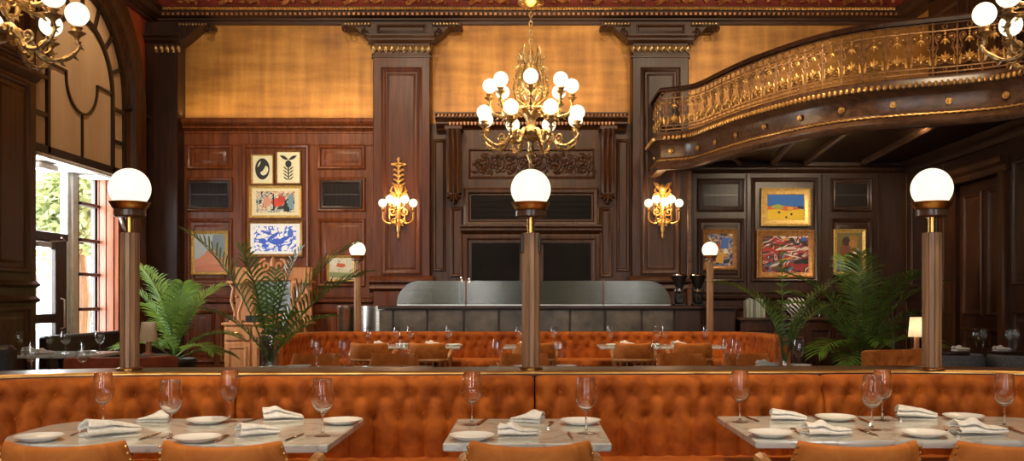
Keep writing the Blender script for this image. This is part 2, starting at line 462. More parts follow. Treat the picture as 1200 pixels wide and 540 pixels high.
# ---------------------------------------------------------------- entablature: cornice and carved frieze round three walls
path = [(-XW,3.0), (-XW,14.45), (XW,14.45), (XW,3.0)]
zc = bz(27)
mb = MB().sweep(path, [(0,zc-.02),(.05,zc-.02),(.06,zc+.02),(.10,zc+.03),(.10,zc+.06),(.16,zc+.08),(.19,zc+.13),(.19,zc+.15),(.24,zc+.17),(.24,zc+.2),(0,zc+.2)], left=False)
struct('trim_1', mb, M['cornicewood'])
mb = MB(); k = 0                                               # gilt rope along the cornice, and the small dentils under it
for z, y, r, st in ((zc+.165, 14.45-.245, .022, .045),):
    pts = []
    n = int((2*XW-.5)/st)
    for i in range(n):
        x = -XW+.25+i*st
        mb.add(*(lambda t: (t.v, t.f))(MB().lathe([(0,-.03),(r*.9,-.02),(r*1.1,0),(r*.9,.02),(0,.03)], 5, (x, y, z), ax=Matrix.Rotation(.6,3,'Y') @ Matrix.Rotation(PI/2,3,'Y'))))
struct('trim_2', mb, M['gilt'])
mb = MB(); x = -XW+.2
while x < XW-.2:
    mb.box(x, x+.035, 14.45-.185, 14.45-.155, zc+.085, zc+.125); x += .075
struct('trim_3', mb, M['friezegold'])
mb = MB().sweep(path, [(0,zc+.2),(.15,zc+.2),(.15,zc+.24),(.12,zc+.3),(.16,zc+.6),(.3,zc+.85),(.34,zc+.9),(0,zc+.9)], left=False)
struct('trim_4', mb, M['frieze'])
mb = MB(); rinceau(mb, -XW+.35, XW-.35, zc+.23, zc+.62, 14.45-.15, .03, .46, 3)
struct('trim_5', mb, M['friezegold'])

# ---------------------------------------------------------------- bay by the arched window: panelled wainscot
def cap(mb, x0, x1, z0, z1, y, outs):
    """horizontal moulding run with returned ends"""
    n = len(outs); prof = []
    for i, o in enumerate(outs):
        z = z0+(z1-z0)*i/(n-1); prof.append((o, z))
    vs = []; fs = []
    for (o, z) in prof: vs += [(x0-o*.0, y, z), (x0, y-o, z), (x1, y-o, z), (x1, y, z)]
    for i in range(n-1):
        for c in range(3): fs.append((i*4+c, i*4+c+1, (i+1)*4+c+1, (i+1)*4+c))
    fs += [(0,1,2,3), tuple((n-1)*4+c for c in range(4))]
    mb.add(vs, fs)
mb = MB(); x0, x1 = bx(203), bx(441)
mb.box(x0, x1, YB, 14.47, 0, bz(150))
cap(mb, x0, x1, bz(158), bz(140), YB+.02, [0,.03,.03,.05,.09,.09,.12,.15,.16,.16,.14])
cap(mb, x0, x1, bz(171.5), bz(169), YB+.005, [0,.015,.015,0])
for a, b in ((219.5,272.5), (372,428.5)):
    wallpanel(mb, bx(a), bx(b), bz(198.5), bz(170), YB)
    wallpanel(mb, bx(a), bx(b), bz(336), bz(256), YB)
    mb.frame(bx(a), bx(b), bz(248), bz(208), YB, PAN)
wallpanel(mb, bx(284), bx(363), bz(338), bz(169), YB, 1.15, False)
cap(mb, x0, x1, bz(356), bz(346), YB, [0,.03,.05,.05,.02,.02,.04,.04,0])
for a, b in ((219,252), (258,284), (290,320), (330,362), (372,398), (403,430)): wallpanel(mb, bx(a), bx(b), bz(425), bz(364), YB, .9)
struct('trim_6', mb, M['mahogany'])
struct('baseboard_back', MB().box(-XW+.1, XW-.1, 14.3, 14.46, 0, .2, .02), M['mahogany'])

# ---------------------------------------------------------------- pilasters
YP = 14.12
def pilaster(name, a, b, mat, zt=bz(66), panel=True):
    mb = MB(); x0, x1 = bx(a, YP), bx(b, YP)
    mb.box(x0, x1, YP, 14.46, 0, wz(44, YP), .012)
    if panel:
        q = .125
        mb.frame(x0+q, x1-q, wz(322,YP), wz(79,YP), YP, [(0,-.001),(0,.02),(.03,.035),(.06,.02),(.075,-.002)])
        mb.frame(x0+q+.09, x1-q-.09, wz(322,YP)+.09, wz(79,YP)-.09, YP, [(0,0),(.02,.008),(.04,0)])
    cap(mb, x0-.05, x1+.05, wz(343,YP), wz(323,YP), YP+.02, [0,.03,.07,.05,.05,.1,.1,.06,.02])
    cap(mb, x0-.07, x1+.07, 0, .25, YP+.02, [.08,.08,.07,.0])
    return struct(name, mb, mat)
def capital(name, a, b, name2):
    mb = MB(); x0, x1 = bx(a, YP), bx(b, YP)
    cap(mb, x0-.02, x1+.02, wz(69,YP), wz(63,YP), YP+.02, [0,.03,.03,0])
    cap(mb, x0-.07, x1+.07, wz(52,YP), wz(41,YP), YP+.04, [.02,.06,.09,.09,.13,.13])
    cap(mb, x0-.03, x1+.03, wz(41,YP), wz(26,YP), YP+.06, [.06,.06])
    mb.frame(x0+.06, x1-.06, wz(39,YP), wz(29,YP), YP, [(0,0),(0,.02),(.025,.03),(.04,.0)])
    for sg, xe in ((-1, x0-.03), (1, x1+.03)):                # scrolled brackets that carry the cornice beside the capital
        pl = []; W = .42; H = wz(26,YP)-wz(45,YP)
        for i in range(15):
            t = i/14; pl.append((xe+sg*W*t, wz(26,YP)-.05-H*.9*(1-t)**2.1-.03*math.sin(t*PI*2)))
        pl = [(xe, wz(26,YP))]+pl+[(xe+sg*W, wz(26,YP))]
        mb.plate(pl, YP+.02, 14.46)
        mb.tube(spiral(xe+sg*(W-.04), wz(26,YP)-.1, .06, 1.4, PI*.5, -sg, 18, YP+.0), .016, 6)
        mb.tube(spiral(xe+sg*.08, wz(26,YP)-.16, .07, 1.4, PI*.5, -sg, 18, YP+.0), .016, 6)
        mb.box(min(xe, xe+sg*(W+.03)), max(xe, xe+sg*(W+.03)), YP-.02, 14.46, wz(26,YP)-.06, wz(26,YP), .01)
    struct(name, mb, M['cornicewood'])
    g = MB(); n = 10; w = (x1-x0+.06)/n
    for i in range(n):
        x = x0-.03+(i+.5)*w
        g.sphere((x, YP-.045, wz(57,YP)), w*.40, 10, 7, (1,.8,1.25))
        g.tube([(x-w*.48, YP-.03, wz(53,YP)), (x-w*.44, YP-.04, wz(59,YP)), (x, YP-.04, wz(62,YP)), (x+w*.44, YP-.04, wz(59,YP)), (x+w*.48, YP-.03, wz(53,YP))], .008, 5)
    for sg, xe in ((-1, x0-.03), (1, x1+.03)):
        for i in range(8): g.sphere((xe+sg*(.03+i*.05), YP-.03, wz(26,YP)-.03), .02, 6, 5)
    struct(name2, g, M['antique'])
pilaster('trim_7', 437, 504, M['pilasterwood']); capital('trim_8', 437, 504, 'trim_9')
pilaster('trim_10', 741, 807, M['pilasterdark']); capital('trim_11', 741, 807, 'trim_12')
# corner pilaster beside the window wall
mb = MB(); x0, x1 = bx(179,YP), bx(208,YP)
mb.box(-XW, x1, YP, 14.46, 0, wz(44,YP), .012)
cap(mb, -XW, x1+.05, wz(52,YP), wz(41,YP), YP+.04, [.02,.06,.09,.09,.13,.13]); cap(mb, -XW, x1+.03, wz(41,YP), wz(26,YP), YP+.06, [.06,.06])
pl = [(x1, wz(26,YP))]+[(x1+.5*i/14, wz(26,YP)-.05-.26*(1-i/14)**2.1-.03*math.sin(i/14*PI*2)) for i in range(15)]+[(x1+.5, wz(26,YP))]
mb.plate(pl, YP+.02, 14.46); mb.tube(spiral(x1+.45, wz(26,YP)-.1, .06, 1.4, PI*.5, -1, 18, YP), .016, 6)
struct('trim_13', mb, M['darkwood'])
g = MB()
for i in range(5):
    x = x0+.02+(i+.5)*.085; g.sphere((x, YP-.045, wz(57,YP)), .035, 10, 7, (1,.8,1.25)); leaf_lump(g, x, wz(62,YP), YP-.02, .1, .07, PI/2, .03)
for i in range(9): g.sphere((x1+.03+i*.05, YP-.0, wz(26,YP)-.03), .02, 6, 5)
struct('trim_14', g, M['antique'])

# ---------------------------------------------------------------- chimneypiece bay in the middle
mb = MB(); YM = 14.3
mb.box(bx(500), bx(745), YM+.04, 14.47, 0, bz(146))
for a, b in ((508,523),(722,737)): wallpanel(mb, bx(a), bx(b), bz(318), bz(164), YM+.04, .8)
mb.box(bx(526,YM), bx(718,YM), YM-.06, YM+.08, 0, wz(150,YM))
for a, b in ((528,543),(702,717)): mb.frame(bx(a,YM), bx(b,YM), wz(325,YM), wz(243,YM), YM-.06, PAN)
# carved field, upper dark panel, shelf, lower opening
mb.frame(bx(549,YM), bx(697,YM), wz(210,YM), wz(175,YM), YM-.06, [(0,0),(0,.02),(.02,.03),(.035,.01),(.04,-.01)])
mb.frame(bx(544,YM), bx(701,YM), wz(266,YM), wz(221,YM), YM-.06, [(0,0),(0,.05),(.03,.07),(.07,.06),(.09,.02),(.11,.02),(.12,-.01)])
cap(mb, bx(540,YM), bx(704,YM), wz(275,YM), wz(264,YM), YM-.05, [.03,.05,.1,.1,.13,.13])
mb.frame(bx(543,YM), bx(702,YM), wz(390,YM), wz(275,YM), YM-.06, [(0,0),(0,.04),(.03,.05),(.07,.04),(.09,.015),(.11,.015),(.12,-.02)])
for px in (612, 634): mb.box(bx(px-3,YM), bx(px+3,YM), YM-.09, YM-.04, wz(390,YM), wz(287,YM), .01)
cap(mb, bx(512,YM), bx(734,YM), wz(155,YM), wz(136,YM), YM+.02, [.05,.08,.09,.12,.2,.2,.24,.3,.3,.33,.33])
struct('trim_15', mb, M['mantel_wood'])
mb = MB()
mb.box(bx(553,YM), bx(692,YM), YM-.075, YM-.05, wz(260,YM), wz(230,YM)); mb.box(bx(553,YM), bx(692,YM), YM-.068, YM-.05, wz(385,YM), wz(285,YM))
for py in (236,242,248,254): mb.box(bx(556,YM), bx(690,YM), YM-.085, YM-.075, wz(py+.8,YM), wz(py,YM))
struct('trim_16', mb, M['darkglass'])
mb = MB()
for sg, px in ((-1, 533.5), (1, 711)):                          # console brackets under the mantel shelf
    xc = bx(px, YM); W = .105; rows = []
    for i in range(22):
        t = i/21; z = wz(156,YM)-(wz(156,YM)-wz(228,YM))*t
        o = .30-.16*t-.05*math.sin(t*PI*1.6)+.04*(1 if t < .08 else 0)
        rows.append([(xc+W*u, YM-.06-(o if abs(u) < .98 else 0)-.018*math.cos(u*PI*3), z) for u in (-1,-.97,-.66,-.5,-.33,-.16,0,.16,.33,.5,.66,.97,1)])
    mb.grid(rows); mb.box(xc-W-.03, xc+W+.03, YM-.38, YM-.05, wz(156,YM)-.01, wz(152,YM), .01)
    for a in range(5): leaf_lump(mb, xc, wz(230,YM)+.02, YM-.2, .14, .07, -PI/2+(a-2)*.5, .05)
    mb.sphere((xc, YM-.16, wz(228,YM)), .09, 12, 8, (1,.9,.8)); mb.sphere((xc, YM-.14, wz(238,YM)), .04, 8, 6)
struct('trim_17', mb, M['mantel_wood'])
mb = MB(); rinceau(mb, bx(553,YM), bx(693,YM), wz(207,YM), wz(178,YM), YM-.06, .016, .31, 5); rinceau(mb, bx(556,YM), bx(690,YM), wz(205,YM), wz(180,YM), YM-.075, .010, .2, 9)
struct('trim_18', mb, M['cornicewood'])
mb = MB(); n = 52
for i in range(n):
    x = bx(514,YM)+(i+.5)*(bx(732,YM)-bx(514,YM))/n
    mb.sphere((x, YM-.3, wz(139.5,YM)), .019, 7, 5, (1,.8,1.2)); 
    if 2 < i < n-3: mb.box(x-.012, x+.012, YM-.2, YM-.16, wz(149,YM), wz(145.5,YM))
struct('trim_19', mb, M['friezegold'])

# ---------------------------------------------------------------- bay under the balcony
mb = MB(); x0, x1 = bx(800), bx(1062)
mb.box(x0, x1, YB, 14.47, 0, 3.55)
for a, b in ((817,872), (973,1022)):
    mb.frame(bx(a), bx(b), bz(248), bz(209), YB, PAN)
    wallpanel(mb, bx(a), bx(b), bz(330), bz(256), YB)
wallpanel(mb, bx(880), bx(958), bz(330), bz(208), YB, 1.1, False)
cap(mb, x0, x1, bz(203), bz(193), YB, [0,.03,.05,.05,.1,.1]); cap(mb, x0, x1, bz(352), bz(342), YB, [0,.04,.05,.05,.02,.02,.04,0])
for px in (811, 876, 964, 1030): mb.box(bx(px-1.6), bx(px+1.6), YB-.03, YB, bz(340), bz(204), .008)
for i in range(5):
    a = 815+i*48; wallpanel(mb, bx(a), bx(a+42), bz(425), bz(360), YB, .9)
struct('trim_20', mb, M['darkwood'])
mb = MB().box(bx(805,14.1), bx(811,14.1), 14.08, 14.2, .2, wz(200,14.1), .015)
struct('trim_21', mb, M['railwood'])

# ---------------------------------------------------------------- window wall: pier, panels, arched screen
mp = Matrix(((0,-1,0,-5.6),(1,0,0,0),(0,0,1,0),(0,0,0,1)))
mb = MB(mp)
mb.box(2, 10.46, -.03, 0, 0, 6.2)
for a, b in ((9.62,10.3),(8.2,9.4),(6.6,8.0)):
    wallpanel(mb, a, b, 1.62, 3.72, -.03); wallpanel(mb, a, b, 3.95, 5.3, -.03); wallpanel(mb, a, b, .25, 1.25, -.03)
for z in (1.33, 1.5): cap(mb, 2, 10.47, z-.04, z+.04, -.03, [0,.04,.05,.03,0])
cap(mb, 2, 10.47, 3.76, 3.9, -.03, [0,.04,.07,.07,.03])
struct('trim_22', mb, M['walnut'])
mb = MB(ML)
mb.box(13.3, 14.15, -.02, 0, 0, 4.1); wallpanel(mb, 13.5, 14.05, .3, 1.2, -.02); wallpanel(mb, 13.5, 14.05, 1.6, 3.8, -.02)
cap(mb, 13.3, 14.15, 4.0, 4.15, -.02, [0,.04,.08,.08,.04])
struct('trim_23', mb, M['darkwood'])
AC, ZS, R1, R2, R3 = 12.09, 4.13, .87, 1.25, 1.80
def arcpts(r, n=32, a0=0, a1=PI): return [(AC+r*math.cos(a0+(a1-a0)*i/n), ZS+r*math.sin(a0+(a1-a0)*i/n)) for i in range(n+1)]
mb = MB(ML)
mb.plate([(AC+R2,3.1)]+arcpts(R2)+[(AC-R2,3.1)], -.012, .07)
struct('window_2', mb, M['tanpanel'])
def bar2(mb, pts, w, y0, y1):
    """flat bar following a polyline in the wall plane"""
    L = []; R = []; P = [Vector(p) for p in pts]
    for i, p in enumerate(P):
        t = P[min(i+1,len(P)-1)]-P[max(i-1,0)]; t.normalize(); nn = Vector((-t.y, t.x))*w/2
        L.append(p+nn); R.append(p-nn)
    vs = []; fs = []; n = len(P)
    for i in range(n): vs += [(L[i].x,y0,L[i].y),(R[i].x,y0,R[i].y),(R[i].x,y1,R[i].y),(L[i].x,y1,L[i].y)]
    for i in range(n-1):
        for c in range(4): fs.append((i*4+c, i*4+(c+1)%4, (i+1)*4+(c+1)%4, (i+1)*4+c))
    fs += [(3,2,1,0), tuple((n-1)*4+c for c in range(4))]
    mb.add(vs, fs)
mb = MB(ML)
for r, w in ((R1,.06),(R2,.09)): bar2(mb, [(AC+r,3.1)]+arcpts(r)+[(AC-r,3.1)], w, -.05, .04)
for k in range(1, 8):
    a = PI*k/8
    bar2(mb, [(AC+R1*math.cos(a), ZS+R1*math.sin(a)), (AC+R2*math.cos(a), ZS+R2*math.sin(a))], .05, -.045, .04)
for z in (3.55, 4.0):
    for sg in (-1,1): bar2(mb, [(AC+sg*R1, z), (AC+sg*R2, z)], .05, -.045, .04)
U = [(AC+.42*math.cos(a), 4.165+.42*math.sin(a)) for a in [PI+PI*i/20 for i in range(21)]]
bar2(mb, U, .03, -.04, .04); bar2(mb, [(AC,3.745),(AC,3.1)], .03, -.04, .04)
for sg in (-1,1):
    bar2(mb, [(AC+sg*.42,4.165),(AC+sg*.42,4.215)], .03, -.04, .04); bar2(mb, [(AC+sg*.405,4.2),(AC+sg*R1,4.2)], .03, -.04, .04)
bar2(mb, [(AC-R2,3.13),(AC+R2,3.13)], .1, -.05, .04)
struct('trim_24', mb, M['screenframe'])
mb = MB(ML); prof = [(R2,.0),(R2+.03,-.05),(R2+.1,-.07),(R2+.14,-.14),(R2+.22,-.17),(R2+.27,-.12),(R2+.36,-.15),(R2+.44,-.16),(R2+.5,-.09),(R3,-.0)]
rows = []
aa = [(None, 0.0)]+[(PI*i/40, None) for i in range(41)]+[(None, PI)]
for (a, s) in aa:
    if a is None:
        c = math.cos(s); rows.append([(AC+c*r, o, .1) for r, o in prof])
        if s == 0.0: rows.append([(AC+c*r, o, 3.2) for r, o in prof])
        else: rows.insert(len(rows)-1, [(AC+c*r, o, 3.2) for r, o in prof])
    else: rows.append([(AC+r*math.cos(a), o, ZS+r*math.sin(a)) for r, o in prof])
mb.grid(rows); struct('trim_25', mb, M['walnut'])
# recessed doorway under the screen: reveals, glazing, muntins
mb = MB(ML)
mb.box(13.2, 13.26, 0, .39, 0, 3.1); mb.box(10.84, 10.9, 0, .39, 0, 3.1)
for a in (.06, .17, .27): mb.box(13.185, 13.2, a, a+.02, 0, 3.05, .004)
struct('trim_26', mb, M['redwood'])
mb = MB(ML)
mb.box(10.9, 13.2, .0, .39, 3.03, 3.1); mb.box(12.36, 12.66, .30, .40, 0, 3.05, .01); mb.box(12.44, 12.58, .27, .31, 0, 3.05, .008)
pts = [(13.19, -.03, 3.05), (13.19, -.03, 2.85), (13.16, -.03, 2.7), (13.2, -.03, 2.5), (13.28, -.03, 2.38), (13.36, -.03, 2.33)]
mb.tube(pts, .025, 6); mb.tube([(10.95,-.03,3.06),(13.2,-.03,3.06)], .03, 6)
struct('trim_27', mb, M['plaster'])
mb = MB(ML); y0, y1 = .32, .38
for z in (2.65, 2.15, 1.68, 1.2, .6): mb.box(12.66, 13.2, y0-.06, y1, z-.022, z+.022, .006)
mb.box(13.18, 13.2, y0, y1, 0, 3.05); mb.box(12.66, 12.72, y0, y1, 0, 3.05)
mb.box(10.9, 12.36, y0-.03, y1, 2.1, 2.2, .01); mb.box(10.9, 10.98, y0, y1, 0, 3.05)
w1 = struct('window_1', mb, M['screenframe'])
g = MB(ML).box(12.7, 13.16, .345, .352, 0, 3.05); g.box(10.95, 12.38, .345, .352, 2.18, 3.05)
o = g.build('pane', M['pane'], w1)
mb = MB(ML); y0, y1 = .31, .38
mb.box(10.98, 11.14, y0, y1, .02, 2.1, .01); mb.box(12.08, 12.36, y0, y1, .02, 2.1, .01); mb.box(11.14, 12.08, y0, y1, 1.98, 2.1, .01)
mb.box(11.14, 12.08, y0, y1, 1.03, 1.15, .01); mb.box(11.14, 12.08, y0, y1, .02, .25, .01)
d1 = struct('door_1', mb, M['screenframe'])
MB(ML).box(11.12, 12.1, .345, .352, .2, 2.0).build('pane', M['pane'], d1)
h = MB(ML); h.box(11.5, 11.85, .24, .31, 1.99, 2.06, .01); h.tube([(11.85,.27,2.07),(12.15,.22,2.1),(12.0,.2,2.13)], .012, 6)
h.build('door_closer', M['steel'], d1)['label'] = 'grey metal door closer'
h = MB(ML); h.tube([(12.2,.31,.95),(12.2,.26,.97),(12.2,.26,1.33),(12.2,.31,1.35)], .014, 8); h.build('handle', M['steel'], d1)
h = MB(ML); h.box(11.3, 11.75, .1, .3, 2.94, 3.02, .02); h.build('overhead_heater', M['plaster'], w1)

# ---------------------------------------------------------------- wall opposite: panels, doorway, gilt strip above
mb = MB(MR)
mb.box(3, 11.35, -.04, 0, 0, 3.3); mb.box(13.15, 14.4, -.03, 0, 0, 3.45)
wallpanel(mb, 13.3, 14.25, 1.5, 3.2, -.03); wallpanel(mb, 13.3, 14.25, .25, 1.2, -.03)
for a, b in ((10.35,11.2),(9.1,10.2)): wallpanel(mb, a, b, 1.5, 3.0, -.04); wallpanel(mb, a, b, .25, 1.2, -.04)
cap(mb, 3, 14.4, 3.27, 3.45, -.0, [.05,.08,.08,.14,.16])
struct('trim_28', mb, M['darkwood'])
mb = MB(MR)
mb.box(11.33, 11.5, -.1, .1, 0, 2.95, .02); mb.box(13.0, 13.17, -.1, .1, 0, 2.95, .02)
cap(mb, 11.25, 13.25, 2.9, 3.08, -.02, [.08,.1,.1,.15,.16,.16])
struct('trim_29', mb, M['walnut'])
mb = MB(MR); mb.box(11.5, 13.0, .14, .2, 0, 2.93)
for a, b in ((11.62,12.18),(12.32,12.88)):
    for c, d in ((.2,.95),(1.12,2.78)): wallpanel(mb, a, b, c, d, .14)
d2 = struct('door_2', mb, M['walnut'])
for z in (.5, 1.22, 1.98):
    h = MB(MR); h.tube([(11.53,.1,z-.06),(11.53,.1,z+.06)], .018, 8); h.box(11.5,11.6,.12,.14,z-.05,z+.05); h.build('hinge', M['brass'], d2)['label'] = 'brass hinge'
mb = MB(MR).box(13.5, 14.44, -.015, 0, 3.9, zc); struct('trim_30', mb, M['giltwall'])
mb = MB(MR).box(11.2, 13.5, -.08, 0, 3.7, zc)
wallpanel(mb, 12.5, 13.3, 3.9, 5.4, -.08); wallpanel(mb, 11.4, 12.3, 3.9, 5.4, -.08)
struct('trim_31', mb, M['walnut'])
# ================================================================ BALCONY
def catmull(pts, step):
    P = [Vector(p) for p in pts]; P = [P[0]*2-P[1]]+P+[P[-1]*2-P[-2]]; out = []
    for i in range(1, len(P)-2):
        n = max(2, int((P[i+1]-P[i]).length/step))
        for k in range(n):
            t = k/n; a, b, c, d = P[i-1], P[i], P[i+1], P[i+2]
            out.append(.5*((2*b)+(c-a)*t+(2*a-5*b+4*c-d)*t*t+(3*b-a-3*c+d)*t*t*t))
    out.append(P[-2]); return out
class Curve2:
    def __init__(self, pts):
        self.p = [Vector((q[0], q[1])) for q in pts]; self.s = [0.0]
        for a, b in zip(self.p, self.p[1:]): self.s.append(self.s[-1]+(b-a).length)
        self.L = self.s[-1]
    def at(self, u):
        u = max(0, min(self.L, u)); lo, hi = 0, len(self.s)-1
        while hi-lo > 1:
            m = (lo+hi)//2
            if self.s[m] <= u: lo = m
            else: hi = m
        a, b = self.p[lo], self.p[hi]; d = b-a; t = (u-self.s[lo])/max(d.length,1e-9)
        d2 = (self.p[min(hi+1,len(self.p)-1)]-self.p[max(lo-1,0)]).normalized()
        return a+d*t, d2
BP = [(1.86,13.29),(2.05,13.2),(2.21,13.10),(2.36,12.86),(2.5,12.38),(2.69,11.78),(2.89,11.32),(3.15,10.82),(3.43,10.45),(3.75,10.2),(4.16,10.01),(4.53,9.86),(4.85,9.68),(5.05,9.45),(5.3,9.0),(5.55,8.2),(5.8,7.4)]
bpts = catmull(BP, .06)
front = [(1.86, 14.42), (1.86, 13.9)]+[(p.x, p.y) for p in bpts]
BAL = thing('balcony', 'curved dark wood balcony with gilt scroll ironwork railing above the framed paintings', 'balcony', (4.0, 13.0, 3.18))
# floor slab: a fan of quads from the edge to the walls
def inner(p):
    return (min(XW-.01, max(p[0]+.2, 1.95)), 14.39)
mb = MB(); rows = [[], [], [], []]
for p in front[1:]:
    q = (p[0]+.05, p[1]); r = (min(XW-.01, p[0]+.06), 14.39)
    for k, (pt, z) in enumerate(((q,3.46),(q,3.7),(r,3.7),(r,3.46))): rows[k].append((pt[0], pt[1], z))
mb.grid([rows[0],rows[1]]); mb.grid([rows[1],rows[2]]); mb.grid([rows[2],rows[3]]); mb.grid([rows[3],rows[0]])
part(BAL, 'floor_slab', mb, M['darkwood'], True)
mb = MB(); prof = [(-.12,3.46),(-.12,3.22),(-.03,3.18),(.05,3.18),(.075,3.2),(.085,3.24),(.06,3.28),(.03,3.3),(.02,3.34),(.0,3.36),(.0,3.52),(.02,3.56),(.06,3.58),(.09,3.6),(.09,3.64),(.07,3.68),(.07,3.71),(.0,3.72),(-.12,3.72)]
mb.sweep(front, prof, left=False); part(BAL, 'fascia', mb, M['railwood'], True)
C0 = Curve2(front); off = .105
mb = MB(); n = int(C0.L/.062)
for i in range(n):
    p, d = C0.at((i+.5)*C0.L/n); nn = Vector((d.y, -d.x)); q = p+nn*off
    ax = Matrix(((nn.x, d.x, 0),(nn.y, d.y, 0),(0,0,1)))
    t = MB().sphere((0,0,0), .026, 7, 5, (1,.85,1.25)); mb.add([Vector((q.x,q.y,3.62))+ax @ Vector(v) for v in t.v], t.f)
part(BAL, 'bead_moulding', mb, M['gilt'], True, label='gilt egg beading along the edge')
mb = MB(); q = []
for i in range(int(C0.L/.022)):
    p, d = C0.at(i*.022); nn = Vector((d.y, -d.x)); r = p+nn*(.038); q.append((r.x, r.y, 3.318+.004*math.sin(i*1.9)))
mb.tube(q, [.012+.004*math.sin(i*2.3) for i in range(len(q))], 6)
part(BAL, 'rope_moulding', mb, M['gilt'], True, label='gilt rope moulding')
for u in [.55, 1.28, 1.75, 2.25, 2.8, 3.4, 4.0, 4.55, 5.1, 5.65, 6.2, 6.75]:
    p, d = C0.at(u); nn = Vector((d.y, -d.x)); q = p+nn*.012
    ax = Matrix(((d.x, 0, nn.x),(d.y, 0, nn.y),(0,1,0)))
    t = MB().lathe([(0,.03),(.014,.028),(.02,.018),(.03,.02),(.038,.012),(.036,0)], 12)
    mb = MB().add([Vector((q.x,q.y,3.44))+ax @ Vector(v) for v in t.v], t.f)
    part(BAL, 'rosette', mb, M['gilt'], True, label='gilt rosette')
# coffered soffit ribs and round lights
mb = MB()
inn = []
for u in [i*.15 for i in range(int(C0.L/.15))]:
    p, d = C0.at(u)
    if p.y < 13.5: nn = Vector((-d.y, d.x)); q = p+nn*.75; inn.append((min(q.x,XW-.15), min(q.y,14.3)))
inn2 = [q for i, q in enumerate(inn) if i == 0 or q[0] > inn[i-1][0]+.03]
mb.sweep(inn2, [(-.07,3.47),(-.07,3.40),(-.03,3.37),(.03,3.37),(.07,3.40),(.07,3.47)], left=True)
for i in range(3, len(inn2)-1, 9):
    a = Vector(inn2[i]); b = Vector((min(XW-.1, a.x+.3), 14.2))
    mb.sweep([(a.x, a.y), (b.x, b.y)], [(-.05,3.47),(-.05,3.41),(-.02,3.385),(.02,3.385),(.05,3.41),(.05,3.47)])
part(BAL, 'soffit_rib', mb, M['railwood'], True)
# railing
RO = -.01
rp = []
for i in range(int(C0.L/.06)+1):
    p, d = C0.at(i*.06); nn = Vector((d.y, -d.x)); q = p+nn*RO; rp.append((q.x, q.y))
CR = Curve2(rp)
mb = MB().sweep(rp, [(-.05,4.29),(-.05,4.33),(-.03,4.355),(.03,4.355),(.05,4.33),(.05,4.29)], left=False)
part(BAL, 'handrail', mb, M['darkwood'], True)
mb = MB()
for z in (3.76, 3.81, 4.2, 4.28): mb.sweep(rp, [(-.007,z-.007),(.007,z-.007),(.007,z+.007),(-.007,z+.007),(-.007,z-.007)], left=False, cap=False)
part(BAL, 'rail_bar', mb, M['ironbronze'], True)
def panel_unit(w):
    """one bay of scroll ironwork: bars and scrolls, and the gilt leaves on it, in (u, z)"""
    a = MB(); g = MB(); g2 = MB(); z0 = 3.73; c = w/2
    a.tube([(0,0,z0),(0,0,4.29)], .011, 4)
    for sg in (-1, 1):
        a.tube(spiral(c+sg*w*.25, 3.885, w*.2, 1.35, PI/2+sg*PI*.6, sg, 16, 0, .25), .0105, 4)
        a.tube(spiral(c+sg*w*.26, 4.135, w*.17, 1.3, -PI/2, sg, 14, 0, .25), .0095, 4)
        a.tube([(c+sg*w*.43,0,3.93),(c+sg*w*.35,0,3.99),(c+sg*w*.3,0,4.05),(c+sg*w*.4,0,4.1)], .007, 4)
        a.tube(spiral(c+sg*w*.36, 4.02, w*.09, 1.0, 0, sg, 8, 0, .9), .006, 4)
        g.sphere((c+sg*w*.25,-.008,3.885), .013, 6, 4); g2.sphere((c+sg*w*.26,-.008,4.135), .012, 6, 4)
        leaf_lump(g, c+sg*w*.40, 3.83, -.006, .12, .035, PI/2+sg*.12, .012)
    a.tube(spiral(c, 4.24, .024, 1, 0, 1, 8, 0, 1.0), .006, 4); a.tube(spiral(c, 3.785, .02, 1, 0, 1, 8, 0, 1.0), .006, 4)
    for k in range(5):
        th = PI/2+(k-2)*.5; leaf_lump(g, c, 3.88, -.008, .10 if k == 2 else .08, .04, th, .018)
    g.sphere((c,-.01,3.87), .018, 6, 4)
    for k in range(4): g2.sphere((c,-.006,4.19-.028*k), .011+.004*(k % 2), 6, 4)
    for k in range(3): leaf_lump(g2, c, 4.115, -.006, .07, .035, -PI/2+(k-1)*.7, .014)
    return a, g, g2
def on_curve(cur, mb, u0):
    out = []
    for (x, y, z) in mb.v:
        p, d = cur.at(u0+x); nn = Vector((d.y, -d.x)); q = p+nn*(-y); out.append((q.x, q.y, z))
    m2 = MB(); m2.v = out; m2.f = mb.f; m2.m = mb.m; return m2
NP = int(CR.L/.232); w = CR.L/NP; ua, ug, ug2 = panel_unit(w)
for i in range(NP):
    if CR.at(i*w)[0].x > 5.35: break
    pn = on_curve(CR, ua, i*w).build('railing_panel', M['ironbronze'], BAL, shift=BAL.location)
    on_curve(CR, ug, i*w).build('gilt_palmette', M['gilt'], pn, shift=BAL.location)['label'] = 'gilt palmette between scrolls'
    on_curve(CR, ug2, i*w).build('gilt_drop', M['gilt'], pn, shift=BAL.location)['label'] = 'gilt leaf drop between upper scrolls'
for (px, py, d) in ((967,178,11.6),(1018,168,11.4),(1086,162,11.2)):
    x, y = wx(px,d), d
    t = thing('recessed_downlight', {967:'round recessed downlight in balcony soffit above the yellow landscape painting',1018:'round recessed downlight in balcony soffit, middle of the three',1086:'round recessed downlight in balcony soffit closest to the panelled door'}[px], 'light', (x, y, 3.4595), group=None)
    part(t, 'trim_ring', MB().lathe([(.05,-.0),(.052,-.012),(.075,-.012),(.08,-.004),(.08,0)], 20), M['darkbrass']); part(t, 'lens', MB().lathe([(0,-.006),(.05,-.006)], 16), M['globe'])

